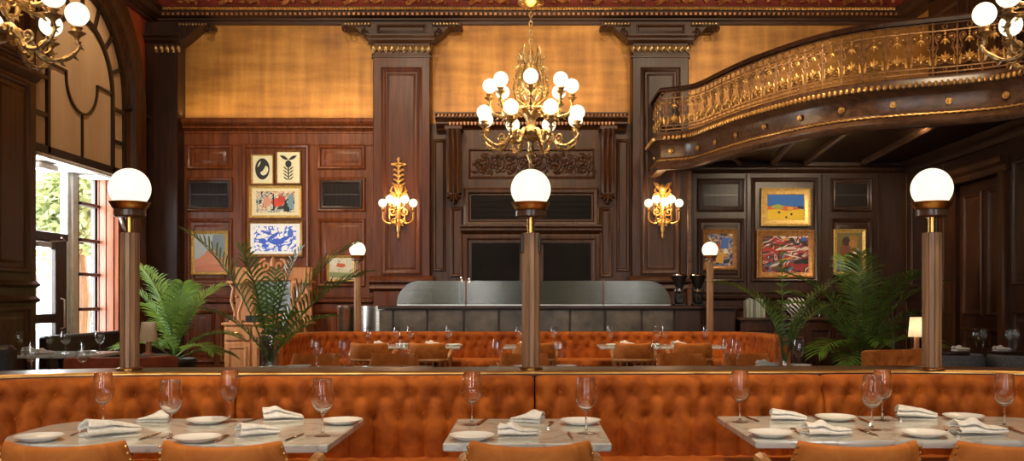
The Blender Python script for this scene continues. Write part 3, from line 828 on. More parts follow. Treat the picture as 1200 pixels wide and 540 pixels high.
# ================================================================ LAMPS
def post_lamp(name, label, loc, ptop, gz, gr, clip=False):
    t = thing(name, label, 'lamp', loc)
    r = .047; h = ptop
    mb = MB(); n = 60; prof = []
    for i in range(n):
        a = 2*PI*i/n; q = r-.006*(abs(math.sin(a*5.5))**.5 < .35); prof.append((q*math.cos(a), q*math.sin(a)))
    prof = []
    for i in range(11):
        a0 = 2*PI*i/11
        for da, q in ((.03,r*.86),(.07,r),(.5,r*1.0),(.54,r*.86)): prof.append((q*math.cos(a0+da), q*math.sin(a0+da)))
    mb.prism(prof, 0, h, 0, .004); part(t, 'post', mb, M['postwood'], sharp=25)
    g0 = gz-gr
    part(t, 'stem', MB().lathe([(.0,h),(.019,h),(.019,g0-.03),(0,g0-.03)], 18), M['brass'])
    part(t, 'base_plate', MB().lathe([(0,0),(.062,0),(.062,.008),(.05,.014),(0,.014)], 24), M['darkbrass'])
    part(t, 'cup', MB().lathe([(0,g0-.04),(.07,g0-.04),(.078,g0-.034),(.078,g0-.006),(.072,g0),(0,g0)], 30), M['railwood'])
    mb = MB(); a = []; n = 40
    part(t, 'gallery_ring', MB().lathe([(.076,g0-.002),(.08,g0),(.088,g0+.012),(.1,g0+.034),(.104,g0+.036),(.1,g0+.037),(.085,g0+.014),(.07,g0+.004),(0,g0+.002)], 36), M['brass'])
    part(t, 'globe', MB().sphere((0,0,gz+.004), gr, 32, 20), M['globe'])
    if clip:
        for sg in (-1,1): part(t, 'clip_and_shade_block', MB().box(sg*.045-.008, sg*.045+.008, -.03, .03, h-.105, h-.005, .004), M['black'])  # left: black clip; right: dark block standing in for background shadow
    return t
ZR = .965
for px, lab, cl in ((155,'tall globe post lamp on the partition rail beside the arched window',False),(622,'tall globe post lamp with black side clip and shade block standing before the chimneypiece',True),(1089,'tall globe post lamp on the partition rail beneath the balcony',False)):
    d = 4.8; s = FPX/d
    post_lamp('globe_post_lamp', lab, (wx(px,d), d if px == 622 else 4.77, ZR), wz(273,d)-ZR, wz(222.5,d)-ZR, .103, cl)
ZR2 = .90
for px, lab in ((419,'small globe post lamp behind the rear banquette, before the steel bar corner'),(832,'small globe post lamp behind the rear banquette, beside the coffee grinders')):
    d = 12.6; post_lamp('globe_post_lamp', lab, (wx(px,d), d, ZR2), wz(307,d)-ZR2, wz(293,d)-ZR2, .108)

def arm_curve(pts, n=14): 
    return [tuple(p) for p in catmull([Vector(p) for p in pts], .03)]
def chandelier(name, label, loc):
    """loc: point on the axis at the height of the lower globes; ceiling at 6.6"""
    t = thing(name, label, 'chandelier', loc); A = M['antique']; zt = 6.6-loc[2]
    mb = MB(); mb.lathe([(0,-.64),(.012,-.62),(.03,-.58),(.022,-.55),(.04,-.5),(.055,-.46),(.03,-.42),(.04,-.4),(.03,-.34),(.05,-.3),(.12,-.27),(.17,-.22),(.18,-.2),(.14,-.18),(.08,-.16),(.05,-.1),(.06,-.04),(.1,.02),(.11,.08),(.07,.14),(.05,.2),(.08,.27),(.13,.34),(.15,.42),(.12,.52),(.07,.62),(.05,.68),(.03,.75),(.012,.8),(0,.8)], 18)
    for k in range(14):
        a = 2*PI*k/14
        for (r0, z, sc) in ((.17,-.21,.028),(.11,.08,.024)): mb.sphere((r0*math.cos(a), r0*math.sin(a), z), sc, 7, 5)
    part(t, 'stem', mb, A)
    mb = MB()                                                   # crown of upright leaves and scrolls round the upper stem
    for k in range(8):
        a = 2*PI*k/8; R = Matrix.Rotation(a, 4, 'Z'); q = MB(R)
        q.tube([(.06,0,.12),(.17,0,.2),(.2,0,.34),(.17,0,.48),(.13,0,.58),(.15,0,.68),(.19,0,.72)], [.012,.02,.018,.016,.016,.014,.006], 6)
        q.tube([(p[0], 0, p[2]) for p in spiral(.17, .30, .06, 1.3, PI, 1, 14)], .011, 5)
        q.tube([(p[0], 0, p[2]) for p in spiral(.16, .55, .045, 1.3, 0, 1, 14)], .010, 5)
        q.tube([(.07,0,.62),(.12,0,.74),(.1,0,.84)], [.014,.016,.003], 5); q.sphere((.19,0,.44), .022, 7, 5); q.sphere((.15,0,.70), .018, 7, 5)
        mb.add(q.v, q.f)
    part(t, 'crown', mb, A)
    mb = MB(); z = .80; k = 0                                   # chain
    while z < zt-.06:
        pts = []
        for i in range(10):
            b = 2*PI*i/10; x, zz = .019*math.cos(b), .034*math.sin(b)
            pts.append((x, 0, z+.03+zz) if k % 2 else (0, x, z+.03+zz))
        mb.tube(pts, .0065, 5, closed=True); z += .053; k += 1
    part(t, 'chain', mb, A)
    mb = MB().lathe([(0,1.27),(.05,1.28),(.15,1.33),(.16,1.345),(.14,1.35),(.04,1.36),(0,1.37)], 20); mb.lathe([(0,zt-.08),(.05,zt-.07),(.14,zt-.02),(.15,zt),(0,zt)], 20)
    part(t, 'canopy', mb, M['brass'])
    cupp = [(0,-.006),(.012,0),(.018,.02),(.026,.03),(.03,.035),(.052,.05),(.066,.06),(.06,.064),(.035,.066),(.03,.09),(.045,.1),(.04,.106),(0,.106)]
    for tier, (R, zc0, zg, r0, n, a0) in enumerate(((.585,-.20,0.0,.088,8,PI/8),(.485,.16,.36,.086,8,0))):
        if tier == 0: pts = [(.1,0,-.22),(.2,0,-.18),(.28,0,-.27),(.36,0,-.36),(.47,0,-.365),(.56,0,-.31),(.6,0,-.25),(.585,0,-.205)]
        else: pts = [(.06,0,.02),(.14,0,.09),(.2,0,.06),(.29,0,.0),(.38,0,.0),(.46,0,.05),(.49,0,.11),(.485,0,.155)]
        zcup = zg-r0-.1
        cur = arm_curve(pts); L = len(cur)
        for k in range(n):
            a = a0+2*PI*k/n; Rm = Matrix.Rotation(a, 4, 'Z'); q = MB(Rm)
            rad = [.026-.010*i/(L-1)+.005*math.sin(i*1.3) for i in range(L)]
            q.tube(cur, rad, 7)
            q.tube([(p[0], 0, p[2]) for p in spiral(pts[3][0]+.0, pts[3][2]+.085, .055, 1.4, -PI/2, 1, 14)], .011, 5)
            q.tube([(p[0], 0, p[2]) for p in spiral(pts[1][0]+.02, pts[1][2]-.05, .04, 1.3, PI/2, -1, 12)], .010, 5)
            for i in range(2, L-1, 3):
                p = Vector(cur[i]); q.tube([p, p+Vector((.015,.0,-.03)), p+Vector((.04,0,-.045))], [.014,.011,.002], 5)
                q.tube([p, p+Vector((0,.025,.0)), p+Vector((.02,.04,.01))], [.012,.009,.002], 4); q.tube([p, p+Vector((0,-.025,.0)), p+Vector((.02,-.04,.01))], [.012,.009,.002], 4)
            arm = part(t, 'arm', q, A)
            ex, ez = R, cur[-1][2]
            h = MB(Rm); h.lathe([(r, z) for r, z in cupp], 14, (ex, 0, ez-.0)); 
            if zcup-ez > .02: h.lathe([(.016,ez),(.016,zcup+.1)], 8, (ex,0,0))
            part(arm, 'cup', h, A); g = MB(Rm); g.sphere((ex,0,max(zg, ez+.1+r0*.96)), r0, 20, 13); part(arm, 'globe', g, M['bulbglobe'])
    return t
ch = chandelier('chandelier', 'large gilt chandelier with opal globes hanging before the chimneypiece', (0, 11.0, 3.5))
dup(ch, (-3.97, 6.8, 3.5), .1, 'gilt globe chandelier partly in view above the window-side pier')
dup(ch, (3.97, 6.8, 3.5), -.1, 'gilt globe chandelier partly in view before the balcony railing')

def sconce(name, label, loc, tall):
    t = thing(name, label, 'wall lamp', loc); A = M['gilt']; mb = MB()
    # z 0 = globe height; wall plane y=0, out is -y
    mb.lathe([(0,-.54),(.015,-.52),(.022,-.48),(.014,-.44),(.03,-.40),(.034,-.3),(.02,-.26),(.05,-.2),(.03,-.1),(.05,-.02),(.03,.08),(.02,.14)], 12, (0,-.05,0))
    for sg in (-1,1):
        mb.tube([(p[0],-.03,p[2]) for p in spiral(sg*.09,-.12,.08,1.5,PI/2,sg,18)], .013, 5)
        mb.tube([(p[0],-.03,p[2]) for p in spiral(sg*.07,-.27,.06,1.5,-PI/2,-sg,16)], .012, 5)
        mb.tube([(p[0],-.03,p[2]) for p in spiral(sg*.08,.12,.07,1.4,-PI/2,sg,16)], .012, 5)
        for a in range(5): leaf_lump(mb, sg*.04, .05, -.03, .13, .05, PI/2-sg*(.2+.45*a), .03)
        mb.tube([(sg*.04,-.04,.1),(sg*.12,-.04,.2),(sg*.09,-.04,.27)], [.02,.018,.004], 5); mb.tube([(sg*.02,-.04,.2),(-sg*.1,-.04,.32)], [.014,.004], 5)
    for a in range(3): leaf_lump(mb, 0, .12, -.04, .2, .06, PI/2+(a-1)*.35, .03)
    if tall:
        mb.tube([(0,-.03,.2),(0,-.03,.66)], .018, 6); mb.sphere((0,-.03,.68), .03, 8, 6); mb.tube([(-.11,-.03,.6),(0,-.03,.62),(.11,-.03,.6)], .014, 5)
        for k in range(5):
            for sg in (-1,1): leaf_lump(mb, 0, .26+.075*k, -.03, .09, .04, PI/2-sg*1.0, .02); mb.sphere((sg*.07,-.03,.3+.07*k), .013, 6, 4)
    else:
        for sg in (-1,1): mb.tube([(sg*.03,-.03,.2),(sg*.1,-.03,.28),(sg*.13,-.03,.33)], [.02,.018,.006], 5)
        mb.sphere((0,-.05,.24), .06, 10, 7)
    part(t, 'back_plate', mb, A)
    for (dx, dz, dy) in ((-.225,0,-.14),(-.115,.055,-.17),(0,.0,-.30),(.115,.055,-.17),(.235,0,-.14)):
        q = MB(); q.tube(arm_curve([(0,-.05,-.22),(dx*.5,dy*.6,-.3),(dx*.95,dy,-.26),(dx,dy,-.12+dz)]), .011, 6)
        arm = part(t, 'arm', q, A)
        part(arm, 'cup', MB().lathe([(0,-.14),(.012,-.13),(.034,-.1),(.014,-.095),(.018,-.062),(0,-.06)], 10, (dx,dy,dz)), A)
        part(arm, 'globe', MB().sphere((dx,dy,dz), .064, 18, 12), M['bulbglobe'])
    return t
SC1 = (wx(467.5,YP), YP, wz(239,YP)); SC2 = (wx(776,YP), YP, wz(239,YP))
sconce('wall_sconce', 'tall gilt wall sconce with five lit globes on the red mahogany pilaster', SC1, True)
sconce('wall_sconce', 'shorter gilt wall sconce with five lit globes on the pilaster below the balcony end', SC2, False)
# ================================================================ BANQUETTES AND PARTITIONS
def tufted(name, label, path, z0, z1, sx, zr, group=None, thick=.10, seat=.5, zs=.555, amp=.040, step=.011, nz=40, phase=0.0, mat=None, seat_mat=None):
    cur = Curve2(path); L = cur.L; n = int(L/step); nseg = max(1, round(L/sx)); sx = L/nseg
    mid = cur.at(L/2)[0]; t = thing(name, label, 'banquette', (mid.x, mid.y, 0), group=group)
    z1r, z2r = zr; co = math.cos(math.atan2(sx/2, z1r-z2r))
    def h(u, z):
        uu = u % sx
        da = min(uu, sx-uu); dl = abs(uu-sx/2)
        if z >= z1r: d = da; kk = .5*math.exp(-(z-z1r)/.035)
        elif z >= z2r:
            q = (z1r-z)/(z1r-z2r)*sx/2; d = min(abs(uu-q), abs(uu-(sx-q)))*co; kk = .34
        else: d = dl; kk = .34+.5*min(1,(z2r-z)/.13)
        b1 = math.hypot(da, z-z1r); b2 = math.hypot(dl, z-z2r); b = min(b1, b2)
        return amp*(1-kk*math.exp(-(d/.020)**1.3)) - .036*math.exp(-(b/.027)**1.3)
    rows = []; r = .045
    for i in range(n+1):
        u = L*i/n; p, d = cur.at(u); nn = Vector((d.y, -d.x))
        e = min(u, L-u); ed = .02*math.exp(-(e/.014))
        col = []
        for k in range(nz+1):
            z = z0+(z1-r-z0)*k/nz; col.append((thick+h(u+phase, z)-ed, z))
        o1 = col[-1][0]
        for a in (25, 50, 70, 90): col.append((o1-r*(1-math.cos(math.radians(a))), z1-r+(r-ed*.5)*math.sin(math.radians(a))))
        col.append((.02, z1-.004-ed*.5)); col.append((.0, z1-.02)); col.append((0, z0))
        rows.append([(p.x+nn.x*o, p.y+nn.y*o, z) for o, z in col])
    mb = MB().grid(rows, wrap=True); m = len(rows[0])
    mb.f.append(tuple(range(m))); mb.m.append(0); mb.f.append(tuple(n*m+k for k in range(m))); mb.m.append(0)
    for i in range(nseg+1):                                     # covered buttons at the dimples
        for uu, z in ((i*sx-phase, z1r), ((i+.5)*sx-phase, z2r)):
            if .01 < uu < L-.01:
                p, d = cur.at(uu); nn = Vector((d.y, -d.x)); o = thick-.002; c = p+nn*o
                mb.sphere((c.x, c.y, z), .0095, 8, 6)
    part(t, 'backrest', mb, mat or M['velvet'], True, sharp=60)
    if seat:
        pp = [cur.at(L*i/max(6,int(L/.08)))[0] for i in range(max(6,int(L/.08))+1)]; pp = [(q.x, q.y) for q in pp]
        mb = MB().sweep(pp, [(.02,zs-.13),(.02,zs-.01),(.1,zs),(seat+.02,zs),(seat+.07,zs-.015),(seat+.09,zs-.05),(seat+.085,zs-.1),(seat+.06,zs-.13)], left=False)
        part(t, 'seat', mb, seat_mat or mat or M['velvet'], True)
        mb = MB().sweep(pp, [(.0,0),(.0,zs-.13),(seat+.03,zs-.13),(seat+.03,0)], left=False); part(t, 'plinth', mb, M['darkwood'], True)
    return t
def resample(pts, step=.02): return [(p.x, p.y) for p in catmull([Vector(p) for p in pts], step)]
YBK = 4.68
def tl(pts): return [(x, y+.036*x) for x, y in pts]      # the front row stands very slightly askew to the room
Lc = [(-2.98,3.3),(-2.95,3.8),(-2.82,4.17),(-2.58,4.45),(-2.27,4.61),(-1.9,4.68),(-1.446,YBK)]
Rc = [(-x, y) for x, y in Lc][::-1]
Rc = tl([(x+.012, y) for x, y in Rc]); Lc = tl(Lc)
ZR1, ZR2_ = .872, .764
tufted('banquette', 'tufted orange velvet banquette curving round the window-side end of the front row', resample(Lc), .42, .95, .122, (ZR1, ZR2_), 'front row banquettes')
tufted('banquette', 'straight tufted orange banquette between the long window-side table and the small square table', tl([(-1.436,YBK),(.012,YBK)]), .42, .95, .122, (ZR1, ZR2_), 'front row banquettes')
tufted('banquette', 'straight tufted orange banquette between the small square table and the long balcony-side table', tl([(.022,YBK),(1.452,YBK)]), .42, .95, .122, (ZR1, ZR2_), 'front row banquettes')
tufted('banquette', 'tufted orange velvet banquette curving round the balcony-side end of the front row', resample(Rc), .42, .95, .122, (ZR1, ZR2_), 'front row banquettes')
full = resample(Lc, .06)[:-1]+tl([(-1.436+i*.2, YBK) for i in range(14)])+resample(Rc, .06)
pt = thing('low_partition', 'low dark wood partition with a flat rail behind the front orange banquettes', 'partition', (0, YBK, 0))
part(pt, 'panel', MB().sweep(full, [(.012,0),(.012,.93),(.3,.93),(.3,0)]), M['darkwood'], True)
part(pt, 'rail', MB().sweep(full, [(.005,.935),(-.008,.942),(-.008,.95),(.01,.965),(.31,.965),(.33,.955),(.33,.935)]), M['railwood'], True)
part(pt, 'rail_edging', MB().sweep(full, [(-.008,.950),(-.011,.952),(-.011,.958),(-.006,.962),(.006,.966),(.006,.950)]), M['brass'], True, label='thin brass edging')
RP = [(-3.03,10.85),(-3.03,11.6),(-2.98,12.1),(-2.8,12.4),(-2.5,12.52),(-2.2,12.53)]
rp_ = resample(RP, .05)+[(-2.0+i*.25, 12.53) for i in range(17)]+[(-x, y) for x, y in resample(RP, .05)][::-1]
tufted('banquette', 'long tufted orange banquette of the rear row in front of the bar', rp_, .42, .905, .150, (.80,.69), None, amp=.034, step=.018, nz=26, thick=.11)
rpo = resample(RP, .08)+[(-2.0+i*.4, 12.53) for i in range(11)]+[(-x, y) for x, y in resample(RP, .08)][::-1]
pt = thing('low_partition', 'low dark wood partition behind the rear orange banquette', 'partition', (0, 12.53, 0))
part(pt, 'panel', MB().sweep(rpo, [(.006,0),(.006,.88),(.14,.88),(.14,0)]), M['darkwood'], True)
part(pt, 'rail', MB().sweep(rpo, [(-.02,.9),(.0,.906) if False else (.004,.898),(.004,.9),(.15,.9),(.15,.87),(.006,.87)]), M['railwood'], True)

# ================================================================ CHAIRS
def make_chair(label, loc, rz, group, vm=None):
    """barrel-back bistro armchair, sitter looks along +y; back pad, bent arm rail, spindles"""
    t = thing('armchair', label, 'chair', loc, rz, group); W = M['chairwood']; V = vm or M['velvetchair']
    R = .236; rows = []
    nu = 26
    for i in range(nu+1):
        u = -1+2*i/nu; ring = []
        for k in range(14):
            b = 2*PI*k/14; v = .5+.5*math.sin(b); th = math.cos(b)
            v2 = .5+.5*math.copysign(abs(math.sin(b))**.6, math.sin(b)); ex = math.copysign(abs(th)**.6, th)
            ang = u*(math.radians(50)+math.radians(24)*(1-v2)**1.3)
            rad = R+.028*v2+.024*ex*(1 if abs(u) < .97 else .7)
            z = .635+.19*v2+.010*u*u*v2
            ring.append((rad*math.sin(ang), -rad*math.cos(ang), z))
        rows.append(ring)
    mb = MB().grid(rows, wrap=True); mb.f.append(tuple(range(14))); mb.m.append(0); mb.f.append(tuple(nu*14+k for k in range(14))); mb.m.append(0)
    part(t, 'back_pad', mb, V, sharp=70)
    for sg in (-1,1):
        mb = MB()
        for k in range(8):
            v2 = .06+.88*k/7; ang = sg*(.955*(math.radians(50)+math.radians(24)*(1-v2)**1.3)); rad = R+.028*v2+.024
            mb.sphere((rad*math.sin(ang), -rad*math.cos(ang), .635+.19*v2), .0062, 7, 5)
        part(t, 'nailhead_trim', mb, M['brass'], label='row of brass nailheads')
    pts = [(-.246,.165,.712),(-.25,.08,.71),(-.25,0,.69),(-.247,-.08,.66)]
    arc = [(.25*math.sin(a), -.25*math.cos(a), .628) for a in [(-66+132*i/16)*PI/180 for i in range(17)]]
    cur = catmull([Vector(p) for p in pts+arc+[(-x,y,z) for x,y,z in pts[::-1]]], .03); L = len(cur)
    rad = [.019+.010*(max(0,1-i/5))+.010*(max(0,1-(L-1-i)/5)) for i in range(L)]
    mb = MB().tube(cur, rad, 9); 
    for sg in (-1,1): mb.sphere((sg*.245,.166,.712), .0275, 10, 7)
    part(t, 'arm_rail', mb, W)
    for k in range(7):
        a = (-60+20*k)*PI/180
        part(t, 'spindle', MB().tube([(.249*math.sin(a), -.249*math.cos(a), .63),(.225*math.sin(a), -.225*math.cos(a), .45)], [.011,.010], 7), W)
    for sg in (-1,1): part(t, 'arm_post', MB().tube([(sg*.245,.13,.69),(sg*.235,.15,.56),(sg*.22,.16,.44)], [.017,.015,.018], 8), W)
    part(t, 'seat', MB().lathe([(0,.40),(.2,.40),(.235,.41),(.245,.43),(.235,.46),(.19,.485),(0,.495)], 26, (0,0,0)), V)
    part(t, 'seat_frame', MB().lathe([(0,.37),(.225,.37),(.235,.375),(.235,.402),(0,.402)], 26), W)
    for sx_, sy_ in ((-1,1),(1,1),(-1,-1),(1,-1)):
        part(t, 'leg', MB().tube([(sx_*.16, sy_*.15, .385),(sx_*.19, sy_*.19, .2),(sx_*.215, sy_*.225, 0)], [.02,.017,.012], 8), W)
    return t
FR = 'chairs along the near side of the front tables'
c0 = make_chair('amber velvet armchair cut by the frame edge, at the rounded end of the window-side table', (wx(70,3.2), 3.40, 0), .03, FR)
for px, lab, rz in ((258,'amber velvet armchair at the straight-cut end of the long window-side table',-.04),(621,'amber velvet armchair with nailheads at the small square table',0.0),(1009,'amber velvet armchair at the squared end of the long balcony-side table',.02),(1198,'amber velvet armchair at the rounded end of the balcony-side table',.02)):
    dup(c0, (wx(px,3.18), 3.40, 0), rz, lab)
RRc = 'chairs along the near side of the rear tables'
for x, lab in ((-1.87,'armchair seen from behind at the rear table, under the framed blue splash picture'),(-1.2,'armchair seen from behind at the rear table, beneath the red pilaster sconce'),(.05,'armchair seen from behind, half hidden by the central globe post lamp'),(1.21,'armchair seen from behind at the rear table, beneath the small pilaster sconce'),(1.88,'armchair seen from behind at the rear table, before the coffee grinders')):
    dup(c0, (x, 10.95, 0), random.uniform(-.08,.08), lab, RRc)
MR_ = 'chairs facing the camera behind the middle tables'
for x, lab in ((-1.99,'low velvet armchair facing forward just beyond the vase with the window-side palm'),(-1.27,'low velvet armchair facing forward behind the partition, below the steel bar corner'),(-.06,'low velvet armchair facing forward beside the central globe post'),(1.38,'low velvet armchair facing forward behind the partition, below the coffee grinders'),(2.0,'low velvet armchair facing forward beside the vase with the thin palm')):
    o = dup(c0, (x, 8.42, -.03), PI+random.uniform(-.08,.08), lab, MR_); o.location.z = 0
dup(c0, (-2.78, 6.55, 0), 1.35, 'armchair with pale curved arm at the window-side table behind the partition', 'chairs at the window-side tables')

# ================================================================ TABLES
def round_rect(x0, x1, y0, y1, rl, rr, n=10):
    out = []
    for cx, cy, a0, r in ((x1-rr,y0+rr,-90,rr),(x1-rr,y1-rr,0,rr),(x0+rl,y1-rl,90,rl),(x0+rl,y0+rl,180,rl)):
        for i in range(n+1):
            a = math.radians(a0+90*i/n); out.append((cx+r*math.cos(a), cy+r*math.sin(a)))
    return out
def table(label, x0, x1, y0, y1, rl, rr, feet, group, top=None):
    cx, cy = (x0+x1)/2, (y0+y1)/2
    t = thing('dining_table', label, 'table', (cx, cy, 0), 0, group)
    part(t, 'tabletop', MB().prism(round_rect(x0-cx, x1-cx, y0-cy, y1-cy, rl, rr), .728, .76, 0, .005), top or M['marble'], sharp=30)
    for fx in feet:
        f = part(t, 'pedestal', MB().lathe([(0,.03),(.05,.03),(.034,.06),(.03,.1),(.03,.66),(.05,.70),(.13,.712),(.13,.728),(0,.728)], 18, (fx-cx,0,0)), M['black'])
        part(f, 'foot', MB().lathe([(0,0),(.2,0),(.2,.012),(.06,.03),(0,.032)], 26, (fx-cx,0,0)), M['black'])
    return t
table('long pale marble dining table with a rounded end at the window-side front', -2.17, -.79, 3.61, 4.41, .3, .012, (-1.75,-1.1), 'front row tables')
table('small square pale marble table for two at the front', -.346, .318, 3.64, 4.40, .012, .012, (-.014,), 'front row tables')
table('long grey marble dining table with a rounded end at the balcony-side front', .90, 2.52, 3.72, 4.50, .012, .37, (1.3,2.1), 'front row tables')
table('long marble table behind the partition, under the window-side palm vase', -2.45, -.85, 7.25, 7.98, .3, .012, (-2.0,-1.2), 'middle row tables')
table('small marble table behind the partition, beside the central globe post', -.36, .36, 7.25, 7.98, .012, .012, (0,), 'middle row tables')
table('long marble table behind the partition, under the thin palm vase', .88, 2.5, 7.25, 7.98, .012, .3, (1.3,2.0), 'middle row tables')
table('long marble table of the rear row below the red pilaster', -2.2, -.86, 11.25, 11.9, .2, .012, (-1.8,-1.2), 'rear row tables')
table('small marble table of the rear row before the chimneypiece', -.33, .36, 11.25, 11.9, .012, .012, (0,), 'rear row tables')
table('long marble table of the rear row before the coffee grinders', .84, 2.4, 11.25, 11.9, .012, .2, (1.2,2.0), 'rear row tables')
table('marble table in the window bay before the dark bench', -5.5, -4.5, 9.5, 10.3, .02, .02, (-5.0,), 'window-side tables')
table('marble table just behind the partition near the window-side post lamp', -4.1, -3.05, 6.45, 7.2, .02, .3, (-3.6,), 'window-side tables')
table('dark table laid with napkins before the panelled door', 4.35, 5.5, 10.15, 10.95, .3, .02, (4.9,), 'balcony-side tables', M['darkwood'])

# ================================================================ TABLEWARE
def tp(px, py, z=.76):
    d = (CZ-z)*FPX/(py-VY); return wx(px, d), d
GP = [(0,0),(.037,0),(.0385,.0015),(.036,.003),(.02,.0065),(.008,.012),(.0045,.022),(.0037,.05),(.004,.082),(.007,.094),(.018,.101),(.032,.114),(.0425,.134),(.0462,.157),(.0450,.18),(.0408,.21),(.0365,.2365),(.0356,.2368),(.0352,.236),(.0396,.2095),(.0438,.18),(.0450,.157),(.0412,.135),(.0308,.1155),(.0165,.1032),(0,.0995)]
_g = {}
def wineglass(x, y, label, group, z=.76, k=1.0, fine=True):
    key = (fine, k)
    if key not in _g:
        if fine:
            mb = MB().lathe([(r*k, h*k) for r, h in GP], 36); m = [M['glassd'], M['glass']]
            mb.m = [1 if max(mb.v[i][2] for i in f) < .014 else 0 for f in mb.f]
        else:
            mb = MB().lathe([(r*k, h*k) for r, h in GP[:17]], 18); m = M['thinglass']
        o = mb.build('wine_glass', m, sharp=60); _g[key] = o
    else:
        o = _g[key].copy(); COL.objects.link(o)
    o.location = (x, y, z+.0005); o.rotation_euler = (0,0,random.random()*6)
    return tag(o, label, 'glass', group)
FG = 'wine glasses on the front tables'
for px, py, lab in ((121,499,'wine glass nearest the rounded end of the window-side front table'),(200,513,'wine glass before the half-rolled napkin on the window-side front table'),(269,494,'wine glass standing by the seam of the window-side banquettes'),(378,511,'wine glass nearest the square-cut end of the window-side front table'),
    (553,498,'wine glass on the small square table beside the plate at the near corner'),(687,508,'wine glass on the small square table in front of the far plate'),
    (867,495,'wine glass alone at the squared end of the balcony-side front table'),(1022,504,'nearer of two overlapping wine glasses on the balcony-side front table'),(1034,493,'farther of two overlapping wine glasses on the balcony-side front table'),(1177,501,'wine glass near the rounded end of the balcony-side front table')):
    x, y = tp(px, py); wineglass(x, y, lab, FG)
MG = 'wine glasses on the middle tables'
for px, d, lab in ((371,7.8,'wine glass behind the partition, beside the window-side palm vase'),(404,7.6,'wine glass behind the partition, before the small globe post lamp by the steel bar end'),(474,7.7,'wine glass behind the partition, at the square table end below the red pilaster'),(583,7.75,'wine glass behind the partition, window side of the central globe post'),(657,7.65,'wine glass behind the partition, balcony side of the central globe post'),(769,7.7,'wine glass behind the partition, at the square end of the balcony-side middle table'),(852,7.75,'wine glass behind the partition, window side of a pair below the small balcony-side post lamp'),(863,7.85,'wine glass behind the partition, balcony side of a pair below the small balcony-side post lamp'),(936,7.58,'wine glass behind the partition, beside the thin palm before the zebra vase')):
    wineglass(wx(px,d), d, lab, MG, k=1.0, fine=False)
BG = 'wine glasses on the rear tables'
for x, lab in ((-2.04,'wine glass on the rear table before the steel bar corner'),(-1.67,'wine glass on the rear table, window side of a pair between two chair backs'),(-1.5,'wine glass on the rear table, middle side of a pair between two chair backs'),(-1.02,'wine glass at the square end of the rear window-side table'),(-.15,'wine glass on the small rear table, window side of the central post'),(.29,'wine glass on the small rear table, balcony side of the central post'),(.99,'wine glass at the square end of the rear balcony-side table'),(1.59,'wine glass on the rear table, first of the pair between two balcony-side chair backs'),(1.68,'wine glass on the rear table, second of the pair between two balcony-side chair backs'),(2.2,'wine glass on the rear table before the small balcony-side post lamp')):
    wineglass(x, 11.62+random.uniform(-.08,.08), lab, BG, fine=False)
WG = 'wine glasses on the window-side tables'
for px, d, lab in ((22,9.85,'wine glass on the window bay table, closest to the panelled pier'),(58,10.05,'wine glass on the window bay table, below the glass door'),(77,9.85,'wine glass on the window bay table, below the white mullion'),(117,10.05,'wine glass on the window bay table, farthest from the pier')):
    wineglass(wx(px,d), d, lab, WG, k=1.0, fine=False)
for px, d, lab in ((37,6.9,'large wine glass behind the partition, before the dark leather booth'),(97,6.85,'large wine glass behind the partition, near the window-side post lamp')):
    wineglass(wx(px,d), d, lab, WG, k=1.06, fine=False)
for px, d, lab in ((1144,10.5,'wine glass on the dark table, closest to the balcony-side post lamp'),(1152,10.6,'wine glass on the dark table, second from the balcony-side post lamp'),(1182,10.45,'wine glass on the dark table, third from the balcony-side post lamp'),(1191,10.55,'wine glass on the dark table, farthest from the balcony-side post lamp')):
    wineglass(wx(px,d), d, lab, 'wine glasses on the dark table', fine=False)

pl = MB().lathe([(0,.003),(.045,.003),(.05,0),(.055,.002),(.075,.010),(.0915,.020),(.0928,.0215),(.0915,.0225),(.074,.0135),(.054,.0065),(0,.006)], 44).build('side_plate', M['china'], sharp=60); _p = [pl, True]
def plate(x, y, label, group, k=1.0):
    if _p[1]: o = _p[0]; _p[1] = False
    else: o = _p[0].copy(); COL.objects.link(o)
    o.location = (x, y, .7605); o.scale = (k, k, k); return tag(o, label, 'plate', group)
FP_ = 'white side plates on the front tables'
for px, py, lab in ((46,512,'white side plate at the rounded end of the window-side front table'),(231,513,'white side plate behind the second window-side armchair, nearer of two'),(243,492.5,'white side plate beside the banquette seam on the window-side front table'),(401,493,'white side plate behind the glass at the square-cut end of the window-side table'),(553,511,'white side plate at the near corner of the small square table'),(680,493.5,'white side plate at the far corner of the small square table'),
    (903,507.5,'white side plate at the squared end of the balcony-side front table'),(979,489,'white side plate beside the banquette seam on the balcony-side front table'),(1083,507.5,'white side plate between two napkins on the balcony-side front table, nearer one'),(1129,488,'white side plate near the rounded end of the balcony-side front table, farther one')):
    x, y = tp(px, py-1, .778); plate(x, min(y, 4.30 if px < 800 else 4.385), lab, FP_)
MP_ = 'white plates on the middle and rear tables'
for x, y, lab in ((wx(351,7.7),7.72,'white plate behind the partition, just below the wine glass by the palm vase'),(wx(614,7.7),7.7,'white plate behind the partition, window side of the central post foot'),(wx(664,7.7),7.72,'white plate behind the partition, balcony side of the central post foot'),(wx(943,7.7),7.82,'white plate behind the partition, at the foot of the thin palm'),(-1.6,11.6,'white plate on the rear window-side table between the chair backs'),(-.95,11.5,'white plate at the square end of the rear window-side table'),(.24,11.5,'white plate on the small rear table'),(1.02,11.5,'white plate at the square end of the rear balcony-side table'),(1.52,11.55,'white plate on the rear balcony-side table between the chair backs')):
    plate(x, y, lab, MP_)
WP_ = 'white plates on the window-side tables'
for x, y, lab in ((wx(44,9.8),9.8,'white plate on the window bay table below the glass door'),(wx(100,9.9),9.95,'white plate on the window bay table away from the pier'),(wx(72,6.9),6.9,'white plate behind the partition between the two large wine glasses')):
    plate(x, y, lab, WP_)

